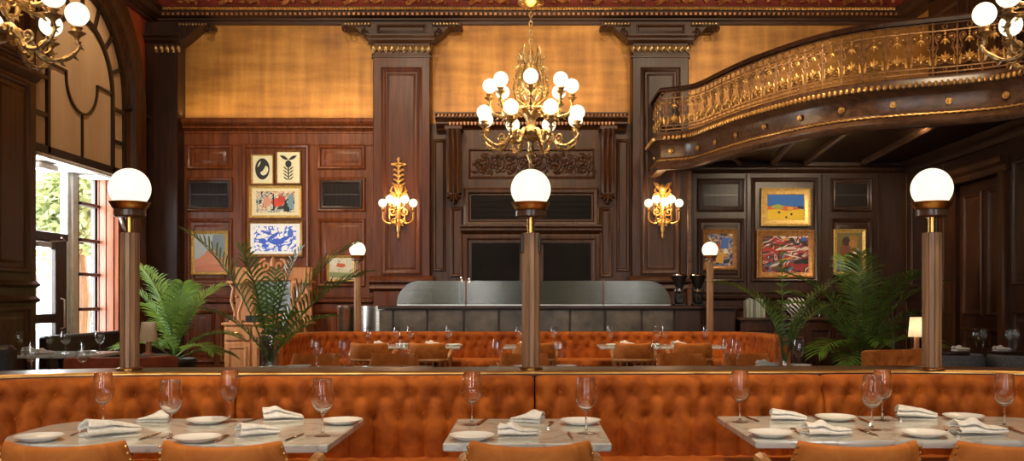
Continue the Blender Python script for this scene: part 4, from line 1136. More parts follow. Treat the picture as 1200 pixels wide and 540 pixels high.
def napkin_mesh(seed, L=.18, W=.095, H=.04, peak=0.0):
    """a linen square folded over itself: one strip of cloth that turns back at each edge, drawn out along x"""
    rnd = random.Random(seed); ph = [rnd.uniform(0,6) for _ in range(8)]; h = W/2; mb = MB(); rows = []
    ctl = [(-h*.9,.002),(0,.002),(h*.85,.002),(h,.007),(h*.85,.013),(.1*h,.016),(-h*.8,.013),(-h*1.02,.021),(-h*.8,.031),(-.2*h,.036),(h*.5,.030),(h*.95,.024),(h*1.03,.031),(h*.8,.041),(h*.2,.052),(-h*.45,.047),(-h*.75,.038)]
    prof = catmull([Vector(c) for c in ctl], .005)
    n = 26
    for i in range(n+1):
        t = i/n; x = L*(t-.5); wk = 1-.42*t**1.5+.05*math.sin(t*9+ph[0]); hk = (H/.05)*(1.55-.95*t+.14*math.sin(t*5+ph[1])); sk = .018*math.sin(t*3.2+ph[2]); r = []
        for k, p in enumerate(prof):
            f = p.y/.05; y = p.x*wk+sk*f; z = p.y*(hk*f+(1-f))
            z += f*(.0022*math.sin(y*80+t*6+ph[3])+.0012*math.sin(y*170-t*10+ph[4])); xx = x+f*.010*math.sin(y*30+ph[5])+.002*math.sin(k*.35+ph[6])
            z += f*f*peak*math.exp(-((t-.34)/.17)**2)*max(0, 1-abs(y+.012)/.06)
            r.append((xx, y, max(.0006, z)))
        rows.append(r)
    return mb.grid(rows)
_nm = [napkin_mesh(s, peak=(0,.022,.03)[s-1], H=(.04,.036,.034)[s-1]).build('linen_napkin', M['linen'], sharp=75) for s in (1,2,3)]; _nu = [False]*3
for q in _nm:
    sm = q.modifiers.new('cloth', 'SOLIDIFY'); sm.thickness = .0022; sm.offset = 1.0
def napkin(x, y, rz, label, group, k=1.0, v=0, sy=1.0):
    if not _nu[v]: o = _nm[v]; _nu[v] = True
    else: o = _nm[v].copy(); COL.objects.link(o)
    o.location = (x, y, .7605); o.rotation_euler = (0,0,rz); o.scale = (k, k*sy, k); return tag(o, label, 'napkin', group)
FN = 'white napkins on the front tables'
for px, py, rz, k, v, sy, lab in ((131,511,.72,1.25,0,.8,'rolled white napkin lying beside the fork at the rounded window-side table end'),(180,494,PI+.15,.8,1,1.2,'folded white napkin standing between the first two glasses of the window-side table'),
    (303,511,.55,.95,0,.8,'white napkin on the window-side table with its roll towards the second chair'),(333,492,.25,1.0,1,1.0,'peaked white napkin on the far half of the window-side front table'),
    (607,511,.05,.92,2,1.1,'folded white napkin on the small square table, nearer of two'),(617,494,PI-.3,.85,1,1.1,'folded white napkin on the small square table, farther of two'),
    (924,493,-.25,.9,0,1.1,'folded white napkin on the balcony-side table near the banquette seam'),(970,511,.1,1.05,2,1.1,'folded white napkin close to the third armchair on the balcony-side table'),
    (1074,490,-.35,1.0,0,1.1,'folded white napkin beside the two overlapping glasses'),(1148,510,.05,1.15,2,1.1,'large folded white napkin nearest the last armchair')):
    x, y = tp(px, py); napkin(x, y, rz, lab, FN, k, v, sy)
RN = 'white napkins on the other tables'
for x, y, rz, lab in ((-1.85,11.5,.2,'white napkin on the rear window-side table beyond the first chair back'),(-1.22,11.6,.5,'white napkin on the rear window-side table near its square end'),(-.05,11.5,.1,'white napkin on the small rear table'),(1.2,11.55,0,'white napkin on the rear balcony-side table near its square end'),(1.85,11.55,.4,'white napkin on the rear balcony-side table beyond the second chair back'),(wx(901,7.8),7.85,.1,'white napkin behind the partition below the curved end of the rear banquette'),
    (wx(1124,10.4),10.35,.2,'white napkin on the dark table near the grey tub chair'),(wx(1166,10.5),10.33,.1,'white napkin on the dark table between the glasses'),(wx(34,10.0),10.05,.1,'white napkin on the window bay table beside the pier'),(wx(70,10.0),9.7,.3,'white napkin in the middle of the window bay table')):
    napkin(x, y, rz, lab, RN, 1.0, 2)

def knife_mesh():
    mb = MB(); rows = []
    for i in range(15):
        t = i/14; x = -.11+.22*t
        if t < .5: w, h = .0045+.0015*math.sin(t*6), .004
        else: w, h = .0085*math.sin(PI*(.35+.62*(t-.5)/.5))**.6, .0012
        rows.append([(x, w*math.cos(b), .0042+h*math.sin(b)) for b in [2*PI*k/8 for k in range(8)]])
    mb.grid(rows, wrap=True); mb.f += [tuple(range(8)), tuple(14*8+k for k in range(8))]; mb.m += [0,0]; return mb
def fork_mesh():
    mb = MB(); rows = []
    for i in range(13):
        t = i/12; x = -.10+.145*t; w = .006-.003*math.sin(PI*min(1,t*1.15))+.008*max(0,(t-.82)/.18); h = .0022
        z = .004+.008*max(0,t-.55)
        rows.append([(x, w*math.cos(b), z+h*math.sin(b)) for b in [2*PI*k/8 for k in range(8)]])
    mb.grid(rows, wrap=True); mb.f += [tuple(range(8)), tuple(12*8+k for k in range(8))]; mb.m += [0,0]
    for k in range(4):
        y = -.009+.006*k; mb.tube([(.044,y,.0075),(.07,y,.0085),(.098,y*.95,.0055)], [.0021,.0019,.001], 6)
    return mb
_cut = {'table_knife': knife_mesh().build('table_knife', M['silver']), 'table_fork': fork_mesh().build('table_fork', M['silver'])}; _cu = set()
def cutlery(kind, px0, py0, px1, py1, label):
    a = Vector(tp(px0, py0)); b = Vector(tp(px1, py1)); c = (a+b)/2; d = b-a
    if kind not in _cu: o = _cut[kind]; _cu.add(kind)
    else: o = _cut[kind].copy(); COL.objects.link(o)
    o.location = (c.x, c.y, .7604); o.rotation_euler = (0,0,math.atan2(d.y, d.x))
    tag(o, label, kind.split('_')[1], 'cutlery on the front tables')
for q in (('table_fork',76,514,108,501,'steel fork leaning out from under the rolled napkin at the rounded table end'),('table_knife',158,518,193,506,'knife beside the rolled napkin, before the second glass'),('table_fork',250,520,270,510,'fork between the nearer plate and the third napkin'),('table_knife',330,519,360,507,'knife lying diagonally near the square-cut end of the window-side table'),('table_knife',282,497,309,489,'knife by the stem of the third window-side glass'),
    ('table_knife',672,519,665,504,'knife with dark handle before the glass of the small square table'),('table_knife',571,491,557,499,'knife lying beside the glass on the far part of the small square table'),('table_fork',640,505,649,492,'fork between the plates of the small square table'),
    ('table_knife',890,495,872,488,'knife lying beside the glass at the squared end of the balcony-side table'),('table_fork',942,512,924,501,'fork between the near plate and napkin at the squared table end'),('table_fork',970,494,950,488,'fork beside the far plate near the banquette seam'),('table_knife',1026,500,1000,487,'knife lying just before the two overlapping glasses, farther one'),('table_knife',1032,513,1002,502,'knife lying just before the two overlapping glasses, nearer one'),('table_knife',1060,494,1036,484,'knife between the overlapping glasses and the folded napkin'),('table_fork',1126,514,1104,503,'fork half hidden under the large folded napkin'),('table_knife',1202,510,1178,501,'knife at the rounded end of the balcony-side table')):
    cutlery(*q)
# ================================================================ PICTURES AND VENTS
def artmat(name, cols, scale=(5,1,5), nscale=1.6, dist=1.5, detail=3):
    m, nt, b = new_mat(name); N = nt.nodes; L = nt.links
    tc = N.new('ShaderNodeTexCoord'); mp = N.new('ShaderNodeMapping'); mp.inputs['Scale'].default_value = scale
    nz = N.new('ShaderNodeTexNoise'); nz.inputs['Scale'].default_value = nscale; nz.inputs['Detail'].default_value = detail; nz.inputs['Distortion'].default_value = dist
    cr = N.new('ShaderNodeValToRGB'); cr.color_ramp.interpolation = 'CONSTANT'; e = cr.color_ramp.elements
    e[0].position = 0; e[0].color = cols[0][1]; e[1].position = cols[1][0]; e[1].color = cols[1][1]
    for p, c in cols[2:]: q = e.new(p); q.color = c
    L.new(tc.outputs['Object'], mp.inputs['Vector']); L.new(mp.outputs['Vector'], nz.inputs['Vector']); L.new(nz.outputs['Fac'], cr.inputs['Fac']); L.new(cr.outputs['Color'], b.inputs['Base Color'])
    setp(b, Roughness=.6); return m
_pc = {}
def pc(r, g, b):
    k = 'paint_%d_%d_%d' % (r, g, b)
    if k not in _pc: _pc[k] = flat(k, srgb(r, g, b), .65)
    return _pc[k]
def ell(cx, cz, rx, rz, n=24, a0=0, a1=2*PI, rot=0):
    out = []
    for i in range(n+(0 if abs(a1-a0) > 6.2 else 1)):
        a = a0+(a1-a0)*i/n; x, z = rx*math.cos(a), rz*math.sin(a); out.append((cx+x*math.cos(rot)-z*math.sin(rot), cz+x*math.sin(rot)+z*math.cos(rot)))
    return out
def lens_(cx, cz, L, W, rot, n=10):
    p = [(L*(t/n-.5), W*math.sin(PI*t/n)) for t in range(n+1)]+[(L*(.5-t/n), -W*math.sin(PI*t/n)) for t in range(1, n)]
    return [(cx+x*math.cos(rot)-z*math.sin(rot), cz+x*math.sin(rot)+z*math.cos(rot)) for x, z in p]
def picture(label, px0, px1, py0, py1, fm, fw, base, shapes, mat_in=0.0, mat_m=None, d=14.36, deep=.045):
    x0, x1, z0, z1 = wx(px0,d), wx(px1,d), wz(py1,d), wz(py0,d); cx, cz = (x0+x1)/2, z0
    t = thing('framed_picture', label, 'picture', (cx, d, cz))
    W, H = x1-x0, z1-z0
    mb = MB().frame(-W/2, W/2, 0, H, .03, [(0,0),(0,deep),(fw*.2,deep+.008),(fw*.45,deep-.008),(fw*.8,deep-.016),(fw,deep-.028),(fw,0)])
    part(t, 'frame', mb, fm, sharp=25)
    u0, u1, v0, v1 = -W/2+fw, W/2-fw, fw, H-fw; c = MB(); mats = [base]
    c.box(u0-.004, u1+.004, .0, .03, v0-.004, v1+.004, 0, 0)
    a = mat_in
    if mat_m is not None:
        mats = [mat_m, base]; i0, i1, j0, j1 = u0+(u1-u0)*a, u1-(u1-u0)*a, v0+(v1-v0)*a*1.15, v1-(v1-v0)*a*1.15
        c.add([(i0,-.0015,j0),(i1,-.0015,j0),(i1,-.0015,j1),(i0,-.0015,j1)], [(0,1,2,3)], 1)
    else: i0, i1, j0, j1 = u0, u1, v0, v1
    for k, (m, pts) in enumerate(shapes):
        if m not in mats: mats.append(m)
        c.add([(i0+(i1-i0)*p[0], -.0022-.0003*k, j0+(j1-j0)*p[1]) for p in pts], [tuple(range(len(pts)))], mats.index(m))
    part(t, 'canvas', c, mats, fix=False)
    return t
BK, CRM = pc(30,30,28), pc(236,228,186)
picture('framed print of a black leaf-shaped mask on cream, uppermost beside the berry print', 294.5, 320.5, 181, 216, M['frameg'], .025, CRM, [(BK, ell(.5,.52,.38,.40)),(CRM, ell(.6,.46,.22,.17,rot=.5)),(BK, lens_(.5,.52,.5,.06,.7)),(CRM, lens_(.33,.7,.3,.035,.9))])
picture('framed print of a black berry sprig on cream, topmost by the mask print', 323, 353, 176.5, 216, M['framed'], .028, CRM,
    [(BK, lens_(.3,.83,.42,.055,-.35)),(BK, lens_(.7,.83,.42,.055,.35)),(BK, ell(.5,.62,.14,.12)),(BK, [(.47,.1),(.53,.1),(.53,.55),(.47,.55)])]+[(BK, lens_(.5+s*.13,.14+.11*k,.27,.022,s*.55)) for k in range(4) for s in (-1,1)])
picture('wide framed collage with a red centre above the blue splash painting', 292, 353.5, 217.5, 255.5, M['frameg'], .045, artmat('collage_art', [(0,srgb(40,44,48)),(.40,srgb(150,166,160)),(.46,srgb(222,206,172)),(.53,srgb(206,140,110)),(.585,srgb(60,58,56)),(.64,srgb(214,204,178))], (7,1,5)),
    [(pc(212,70,40), ell(.56,.48,.17,.2)),(pc(196,60,40), ell(.66,.62,.1,.16)),(BK, [(.72,.05),(.86,.05),(.9,.5),(.8,.42),(.74,.62)]),(pc(120,150,160), [(.82,.3),(.98,.1),(.96,.9),(.86,.85)]),(pc(214,150,120), ell(.28,.5,.1,.24)),(BK, [(.44,.12),(.47,.12),(.46,.9),(.43,.9)])], .09, pc(232,216,166))
picture('framed painting of splashed blue on white under the collage', 290, 355, 258.5, 301, M['framed'], .05, artmat('blue_splash', [(0,srgb(52,88,190)),(.42,srgb(96,132,212)),(.47,srgb(238,236,232)),(.7,srgb(70,104,200))], (5,1,6), 1.5, 2.2, 5),
    [(pc(58,92,196), lens_(.45,.6,.5,.06,.9)),(pc(58,92,196), lens_(.3,.75,.35,.05,-.5)),(pc(58,92,196), lens_(.72,.5,.42,.07,.7)),(pc(58,92,196), ell(.55,.38,.17,.12)),(pc(70,104,200), ell(.86,.72,.07,.17)),(pc(58,92,196), ell(.2,.42,.09,.1))], .07, pc(240,236,226))
picture('framed pastel of a peach mountain against grey sky, by the wall vent', 224, 267.5, 270.5, 322, M['frameg'], .055, pc(190,202,204),
    [(pc(132,144,148), [(.6,.3),(1,.2),(1,1),(.62,1),(.56,.7)]),(pc(226,150,114), [(0,0),(1,0),(1,.4),(.82,.36),(.72,.44),(.66,.6),(.55,.52),(.46,.62),(.3,.46),(.16,.36),(0,.34)]),(pc(216,136,102), [(0,0),(1,0),(1,.16),(.5,.2),(0,.12)])])
picture('small framed pale sketch partly behind the palm and globe lamp', 383, 416, 299.5, 330, M['frameg'], .04, artmat('pale_sketch', [(0,srgb(120,110,80)),(.38,srgb(214,206,180)),(.6,srgb(228,220,198)),(.68,srgb(180,176,140))], (8,1,8)), [(pc(206,96,60), ell(.5,.66,.2,.1)),(pc(150,160,110), [(0,.1),(1,.06),(1,.3),(0,.34)])])
picture('gold framed yellow and blue landscape painting under the balcony', 891.5, 949.5, 220.5, 265, M['frameg'], .10, pc(40,104,186),
    [(pc(228,188,30), [(0,0),(1,0),(1,.42),(0,.44)]),(pc(206,92,40), [(0,.40),(.3,.42),(.5,.36),(.8,.4),(.9,.42),(.9,.5),(.6,.54),(.3,.58),(0,.54)]),(pc(150,170,70), [(.1,.46),(.42,.42),(.46,.56),(.3,.62),(.14,.58)]),(pc(216,160,50), [(.55,.4),(.7,.4),(.72,.5),(.56,.52)]),(pc(40,40,60), [(.82,.46),(1,.44),(1,.54),(.84,.55)]),(BK, ell(.32,.3,.035,.045)),(BK, ell(.66,.22,.03,.05)),(BK, ell(.52,.1,.03,.04))], deep=.07)
rr = random.Random(11); strokes = []
for k in range(46):
    c = rr.choice([(170,34,40),(176,40,44),(24,24,26),(24,24,26),(150,30,36),(216,204,188),(196,92,84),(60,62,70),(206,150,60),(70,130,160)])
    strokes.append((pc(*c), lens_(rr.uniform(.08,.92), rr.uniform(.08,.92), rr.uniform(.12,.5), rr.uniform(.012,.035), rr.choice([.35,.5,.3,.45,1.3,-.2])+rr.uniform(-.15,.15))))
strokes = [(m, [(min(1,max(0,x)), min(1,max(0,z))) for x, z in p]) for m, p in strokes]
picture('large framed red and black abstract painting under the yellow landscape', 886.5, 954.5, 269.5, 326, M['framed'], .10, artmat('red_abstract', [(0,srgb(24,24,26)),(.40,srgb(150,44,44)),(.46,srgb(30,28,30)),(.50,srgb(206,190,176)),(.54,srgb(160,36,40)),(.6,srgb(36,34,38))], (1.6,1,3), 1.6, 1.5, 2),
    strokes+[(pc(40,90,180), ell(.9,.92,.06,.06))])
picture('small framed painting of blue and gold figures beside the small globe lamp', 824, 864, 268.5, 316.5, M['framed'], .075, artmat('blue_figure', [(0,srgb(34,30,28)),(.42,srgb(70,110,180)),(.48,srgb(196,150,80)),(.54,srgb(80,60,44)),(.6,srgb(214,200,170))], (7,1,6)), [(pc(62,108,190), [(.5,.55),(.8,.5),(.86,.85),(.6,.92)]),(pc(214,160,70), [(.3,.1),(.62,.06),(.66,.4),(.4,.46)]),(pc(222,214,196), ell(.72,.45,.1,.09)),(pc(170,70,40), ell(.4,.62,.12,.1))])
picture('narrow gold framed painting of a figure with a white band, nearest the corner palm', 977, 1014.5, 268.5, 322, M['frameg'], .06, pc(112,98,50),
    [(pc(150,112,50), [(.4,.4),(.8,.45),(.86,.9),(.5,.95)]),(pc(120,66,40), ell(.32,.5,.22,.3)),(pc(60,36,26), ell(.35,.78,.16,.12)),(pc(40,62,120), [(0,0),(1,0),(1,.18),(.7,.28),(.3,.24),(0,.36)]),(pc(160,84,56), lens_(.5,.3,.6,.07,.35)),(pc(228,224,212), [(.36,.34),(.44,.28),(.9,.52),(.84,.6)]),(pc(176,120,60), ell(.62,.72,.16,.1))])
def vent(label, px0, px1, py0, py1, d=14.385):
    x0, x1, z0, z1 = wx(px0,d), wx(px1,d), wz(py1,d), wz(py0,d); t = thing('wall_vent', label, 'vent', ((x0+x1)/2, d, z0)); W, H = x1-x0, z1-z0
    part(t, 'frame', MB().frame(-W/2, W/2, 0, H, 0, [(0,0),(0,.025),(.02,.03),(.04,.02),(.045,0)]), M['darkwood'])
    part(t, 'backing', MB().box(-W/2+.03, W/2-.03, -.004, .004, .03, H-.03), M['darkglass'])
    mb = MB(); n = 34
    for i in range(n): x = -W/2+.05+i*(W-.1)/(n-1); mb.box(x-.003, x+.003, -.014, -.004, .045, H-.045)
    mb.box(-W/2+.045, W/2-.045, -.02, -.004, H*.5-.012, H*.5+.012)
    part(t, 'grille', mb, M['screenframe'])
vent('dark slatted wall vent above the pastel mountain picture', 221, 270, 211.5, 244.5); vent('dark slatted wall vent above the small pale sketch', 376, 424, 211.5, 244.5)
vent('dark slatted wall vent above the blue and gold figures', 821, 868.5, 212, 245); vent('dark slatted wall vent above the narrow figure painting', 976.5, 1018.5, 212, 245)

# ================================================================ BAR
X0, X1, YF = wx(443,13.0), wx(862,13.0), 13.0
t = thing('bar_counter', 'long bar counter faced in square slate panels with a rounded steel corner', 'bar', ((X0+X1)/2, YF+.3, 0))
part(t, 'body', MB().box(X0, X1, YF+.03, YF+.6, 0, 1.2), M['darkwood'], True)
part(t, 'countertop', MB().box(X0, X1+.02, YF-.04, YF+.64, 1.2, 1.245, .008), M['darkwood'], True)
edges = [443, 461, 501, 544, 585, 626, 668, 709, 752, 790, 826, 861]
for a, b in zip(edges, edges[1:]):
    part(t, 'front_panel', MB().box(wx(a,13)+.012, wx(b,13)-.012, YF, YF+.05, .1, 1.19, .008), M['barpanel'] if b < 800 else M['darkwood'], True)
cx, cy = X0+.0, YF+.28
mb = MB().lathe([(0,0),(.28,0),(.28,1.2),(.285,1.205),(.285,1.24),(.275,1.245),(0,1.245)], 48, (cx-.02, cy, 0)); part(t, 'rounded_corner', mb, M['steel'], True, label='brushed steel rounded corner')
mb = MB(); xa = wx(397,12.95); mb.lathe([(0,0),(.115,0),(.115,1.2),(.122,1.21),(.122,1.245),(0,1.25)], 40, (wx(405.5,12.8), 12.8, 0)); 
o = mb.build('steel_canister', M['steel']); tag(o, 'tall bright brushed steel canister at the end of the bar behind the small post lamp', 'canister')
t2 = thing('bar_screen', 'low grey-green glass screen with rounded ends along the bar top', 'screen', (0, YF, 1.245))
def scr(xa, xb, ra, rb):
    z0, z1 = 1.26, wz(329,13.0); p = [(xa, z0), (xb, z0)]
    for r, c, a0, a1 in ((rb, xb-rb, 0, 90), (ra, xa+ra, 90, 180)):
        if r > 0: p += [(c+r*math.cos(math.radians(a0+(a1-a0)*i/14)), z1-r+r*math.sin(math.radians(a0+(a1-a0)*i/14))) for i in range(15)]
        else: p += [(c, z1)]
    return p
for xa, xb, ra, rb in ((wx(465,13),wx(545,13),.32,0),(wx(547,13),wx(706,13),0,0),(wx(708,13),wx(786,13),0,.32)):
    part(t2, 'glass_sheet', MB().plate(scr(xa, xb, ra, rb), YF+.0, YF+.012), M['frost'], True)
for px in (546, 707): part(t2, 'divider_post', MB().box(wx(px,13)-.014, wx(px,13)+.014, YF-.012, YF+.024, 1.245, wz(328,13), .004), M['railwood'], True)
part(t2, 'channel', MB().box(wx(465,13), wx(786,13), YF-.012, YF+.026, 1.2455, 1.266, .004), M['steel'], True)
# coffee grinders, tap
def grinder(label, px):
    d = 13.25; t = thing('coffee_grinder', label, 'grinder', (wx(px,d), d, 1.245))
    part(t, 'base', MB().box(-.085,.085,-.11,.11,0,.03,.008).box(-.06,.06,-.06,.08,.028,.2,.02), M['black'])
    part(t, 'collar', MB().lathe([(0,.2),(.085,.2),(.09,.21),(.09,.235),(.05,.25),(0,.25)], 20), M['chrome'])
    part(t, 'spout', MB().tube([(0,-.05,.17),(0,-.1,.14),(0,-.11,.1)], [.022,.02,.016], 8), M['chrome'])
    part(t, 'hopper', MB().lathe([(0,.25),(.05,.25),(.055,.27),(.11,.4),(.115,.425),(0,.425)], 22), M['black'])
    part(t, 'lid', MB().lathe([(0,.425),(.122,.425),(.125,.435),(.11,.447),(0,.45)], 22), M['chrome'])
grinder('black coffee grinder on the bar top, nearer the glass screen', 796); grinder('black coffee grinder on the bar top, beside the small globe post lamp', 818)
t = thing('bottle_pair', 'small steel cocktail shaker on the bar behind the glass screen', 'shaker', (wx(541,13.3), 13.3, 1.245)); t.name = 'cocktail_shaker'
part(t, 'body', MB().lathe([(0,0),(.04,0),(.05,.3),(0,.3)], 18), M['chrome']); part(t, 'cap', MB().lathe([(0,.3),(.052,.3),(.045,.34),(.02,.38),(.02,.41),(0,.415)], 18), M['chrome'])
t = thing('cocktail_shaker', 'second steel shaker on the bar, in line with the chimneypiece opening', 'shaker', (wx(550,13.3), 13.3, 1.245))
part(t, 'body', MB().lathe([(0,0),(.04,0),(.048,.3),(0,.3)], 18), M['chrome']); part(t, 'cap', MB().lathe([(0,.3),(.05,.3),(.043,.33),(.02,.36),(.02,.395),(0,.4)], 18), M['chrome'])

# ================================================================ SIDEBOARD WITH MIRROR
D = 13.5; sx0, sx1 = wx(262,D), wx(359,D)
t = thing('sideboard', 'carved pale wood sideboard with a mirror back behind the palm', 'sideboard', ((sx0+sx1)/2, 13.7, 0)); P_ = M['pine']
part(t, 'carcass', MB().box(sx0, sx1, D+.03, D+.5, .08, .96, .01).box(sx0+.03, sx1-.03, D+.05, D+.48, 0, .09), P_, True)
part(t, 'top', MB().box(sx0-.03, sx1+.03, D-.02, D+.52, .96, 1.0, .01), P_, True)
W3 = (sx1-sx0)/3
for k in range(3):
    a, b = sx0+k*W3+.015, sx0+(k+1)*W3-.015
    dr = part(t, 'drawer', MB().box(a, b, D, D+.04, .74, .93, .01), P_, True)
    mb = MB(); c = (a+b)/2; mb.sphere((c, D-.012, .85), .018, 10, 7); mb.tube([(c+.035*math.cos(q), D-.022, .825+.03*math.sin(q)) for q in [2*PI*i/16 for i in range(16)]], .006, 6, closed=True)
    mb.build('ring_pull', M['brass'], dr, shift=t.location)
    mb = MB().box(a, b, D, D+.04, .12, .71, .01); mb.frame(a+.05, b-.05, .18, .65, D, [(0,0),(.0,.012),(.02,.014),(.04,-.0)])
    part(t, 'door', mb, P_, True)
mx0, mx1, mz1 = sx0+.03, sx1-.02, wz(313,D+.45)
mb = MB(); mb.box(mx0, mx1, D+.44, D+.5, 1.0, mz1, .01); mb.frame(sx0+.28, sx1-.28, 1.06, mz1-.16, D+.44, [(0,0),(0,.03),(.03,.04),(.06,.01),(.07,-.002)])
for sg in (-1,1): mb.tube([(p[0], D+.42, p[2]) for p in spiral((sx0+sx1)/2+sg*.11, mz1+.02, .1, 1.4, PI/2, -sg, 18)], .024, 7)
leaf_lump(mb, (sx0+sx1)/2, mz1-.04, D+.42, .2, .12, PI/2, .04)
part(t, 'back_panel', mb, P_, True)
part(t, 'mirror', MB().box(sx0+.34, sx1-.34, D+.425, D+.436, 1.12, mz1-.22), M['chrome'], True)
for sg, x in ((-1, sx0+.13), (1, sx1-.1)):
    mb = MB()
    for s2 in (-1,1): mb.tube([(x+s2*.035, D+.2, 1.0),(x+s2*.028, D+.2, 1.15),(x+s2*.085, D+.2, 1.32),(x+s2*.06, D+.2, 1.45),(x+s2*.05, D+.2, 1.5),(x+s2*.11, D+.2, 1.58)], [.026,.022,.022,.024,.022,.012], 8)
    mb.box(x-.1, x+.1, D+.14, D+.26, 1.0, 1.03, .008); mb.box(x-.14, x+.14, D+.14, D+.44, 1.57, 1.61, .008); mb.sphere((x, D+.2, 1.38), .03, 9, 6)
    part(t, 'lyre_column', mb, P_, True, label='lyre-shaped carved column')
t = thing('small_case', 'small black box on the pale sideboard behind the palm', 'box', (wx(298,13.7), 13.7, 1.0)); part(t, 'body', MB().box(-.11,.11,-.07,.07,0,.085,.008), M['black']); part(t, 'lid', MB().box(-.114,.114,-.074,.074,.085,.1,.006), M['leather'])
# planter box on stand with small plant
t = thing('planter_box', 'small wooden planter with a black panel beside the sideboard', 'planter', (wx(339,12.75), 12.75, 0))
part(t, 'stand', MB().box(-.14,.14,-.12,.12,0,.88,.01), M['pine']); part(t, 'box', MB().box(-.17,.17,-.13,.13,.88,1.06,.01), M['pine']); part(t, 'front_panel', MB().box(-.13,.02,-.138,-.128,.9,1.03,.004), M['black'])

# ================================================================ CABINET UNDER THE PICTURES
D = 13.0; cx0, cx1 = wx(868,D), wx(980,D)
t = thing('side_cabinet', 'dark wood side cabinet holding glassware beneath the red abstract painting', 'cabinet', ((cx0+cx1)/2, D+.25, 0))
part(t, 'body', MB().box(cx0, cx1, D+.03, D+.5, 0, 1.04, .008), M['walnut'], True); part(t, 'top', MB().box(cx0-.03, cx1+.03, D-.01, D+.52, 1.04, 1.075, .008), M['railwood'], True)
for k in range(3):
    a = cx0+(cx1-cx0)*k/3+.015; b = cx0+(cx1-cx0)*(k+1)/3-.015; mb = MB().box(a, b, D, D+.03, .06, 1.0, .006); mb.frame(a+.06, b-.06, .14, .92, D, [(0,0),(0,.012),(.02,.014),(.035,0)])
    dd = part(t, 'door', mb, M['walnut'], True); MB().sphere((b-.03, D-.018, .6), .016, 9, 6).tube([(b-.03,D,.6),(b-.03,D-.015,.6)], .007, 6).build('knob', M['brass'], dd, shift=t.location)
zt = 1.0755
_tg = [None]
def tumbler(x, y, label, tall=.13, z=zt):
    mb = MB().lathe([(0,0),(.028,0),(.031,.004),(.036,tall),(.0345,tall),(.0295,.008),(0,.008)], 18)
    if _tg[0] is None: _tg[0] = mb.build('tumbler', M['thinglass']); o = _tg[0]
    else: o = _tg[0].copy(); COL.objects.link(o)
    o.location = (x, y, z); tag(o, label, 'glass', 'tumblers on the side cabinet')
for i, px in enumerate((960, 966.5, 973)): tumbler(wx(px,13.15), 13.15, ('tumbler on the side cabinet, closest to the zebra vase','tumbler in the middle of the cabinet-end group','tumbler on the side cabinet, nearest its outer end')[i])
rb = random.Random(4); x = wx(873.5,13.2); k = 0
ref = M['plaster']
bm_ = [pc(196,196,180), pc(150,160,150), pc(206,200,176), pc(120,128,118), pc(178,186,172)]
names = ('first','second','third','fourth','fifth','sixth','seventh','eighth')
for k in range(8):
    w = (.026,.034,.022,.04,.03,.024,.036,.028)[k]; h = .25+.03*((k*7) % 4)/3
    t = thing('book', '%s upright pale book counted from the bar end of the side cabinet' % names[k], 'book', (x+w/2, 13.22, zt), 0, 'books on the side cabinet')
    part(t, 'cover', MB().box(-w/2, -w/2+.004, -.09, .09, 0, h).box(w/2-.004, w/2, -.09, .09, 0, h).box(-w/2, w/2, -.094, -.088, 0, h, .002), bm_[k % 5]); part(t, 'pages', MB().box(-w/2+.004, w/2-.004, -.088, .084, .004, h-.006), M['linen']); x += w+.003
def zebra():
    m, nt, b = new_mat('zebra_glaze'); N = nt.nodes; L = nt.links; tc = N.new('ShaderNodeTexCoord'); wv = N.new('ShaderNodeTexWave'); wv.inputs['Scale'].default_value = 7; wv.inputs['Distortion'].default_value = 5; wv.inputs['Detail'].default_value = 1
    mp = N.new('ShaderNodeMapping'); mp.inputs['Rotation'].default_value = (.4,.7,.3); cr = N.new('ShaderNodeValToRGB'); cr.color_ramp.interpolation = 'CONSTANT'; e = cr.color_ramp.elements; e[0].color = srgb(24,22,20); e[1].position = .5; e[1].color = srgb(226,222,212)
    L.new(tc.outputs['Object'], mp.inputs['Vector']); L.new(mp.outputs['Vector'], wv.inputs['Vector']); L.new(wv.outputs['Fac'], cr.inputs['Fac']); L.new(cr.outputs['Color'], b.inputs['Base Color']); setp(b, Roughness=.25); return m
Z = MB().lathe([(0,0),(.07,0),(.1,.03),(.155,.12),(.165,.18),(.14,.24),(.1,.27),(.115,.285),(.1,.285),(.085,.27),(0,.25)], 28)
o = Z.build('vase', zebra()); o.location = (wx(932,13.2), 13.2, zt); tag(o, 'round black and white zebra-striped vase on the side cabinet', 'vase')

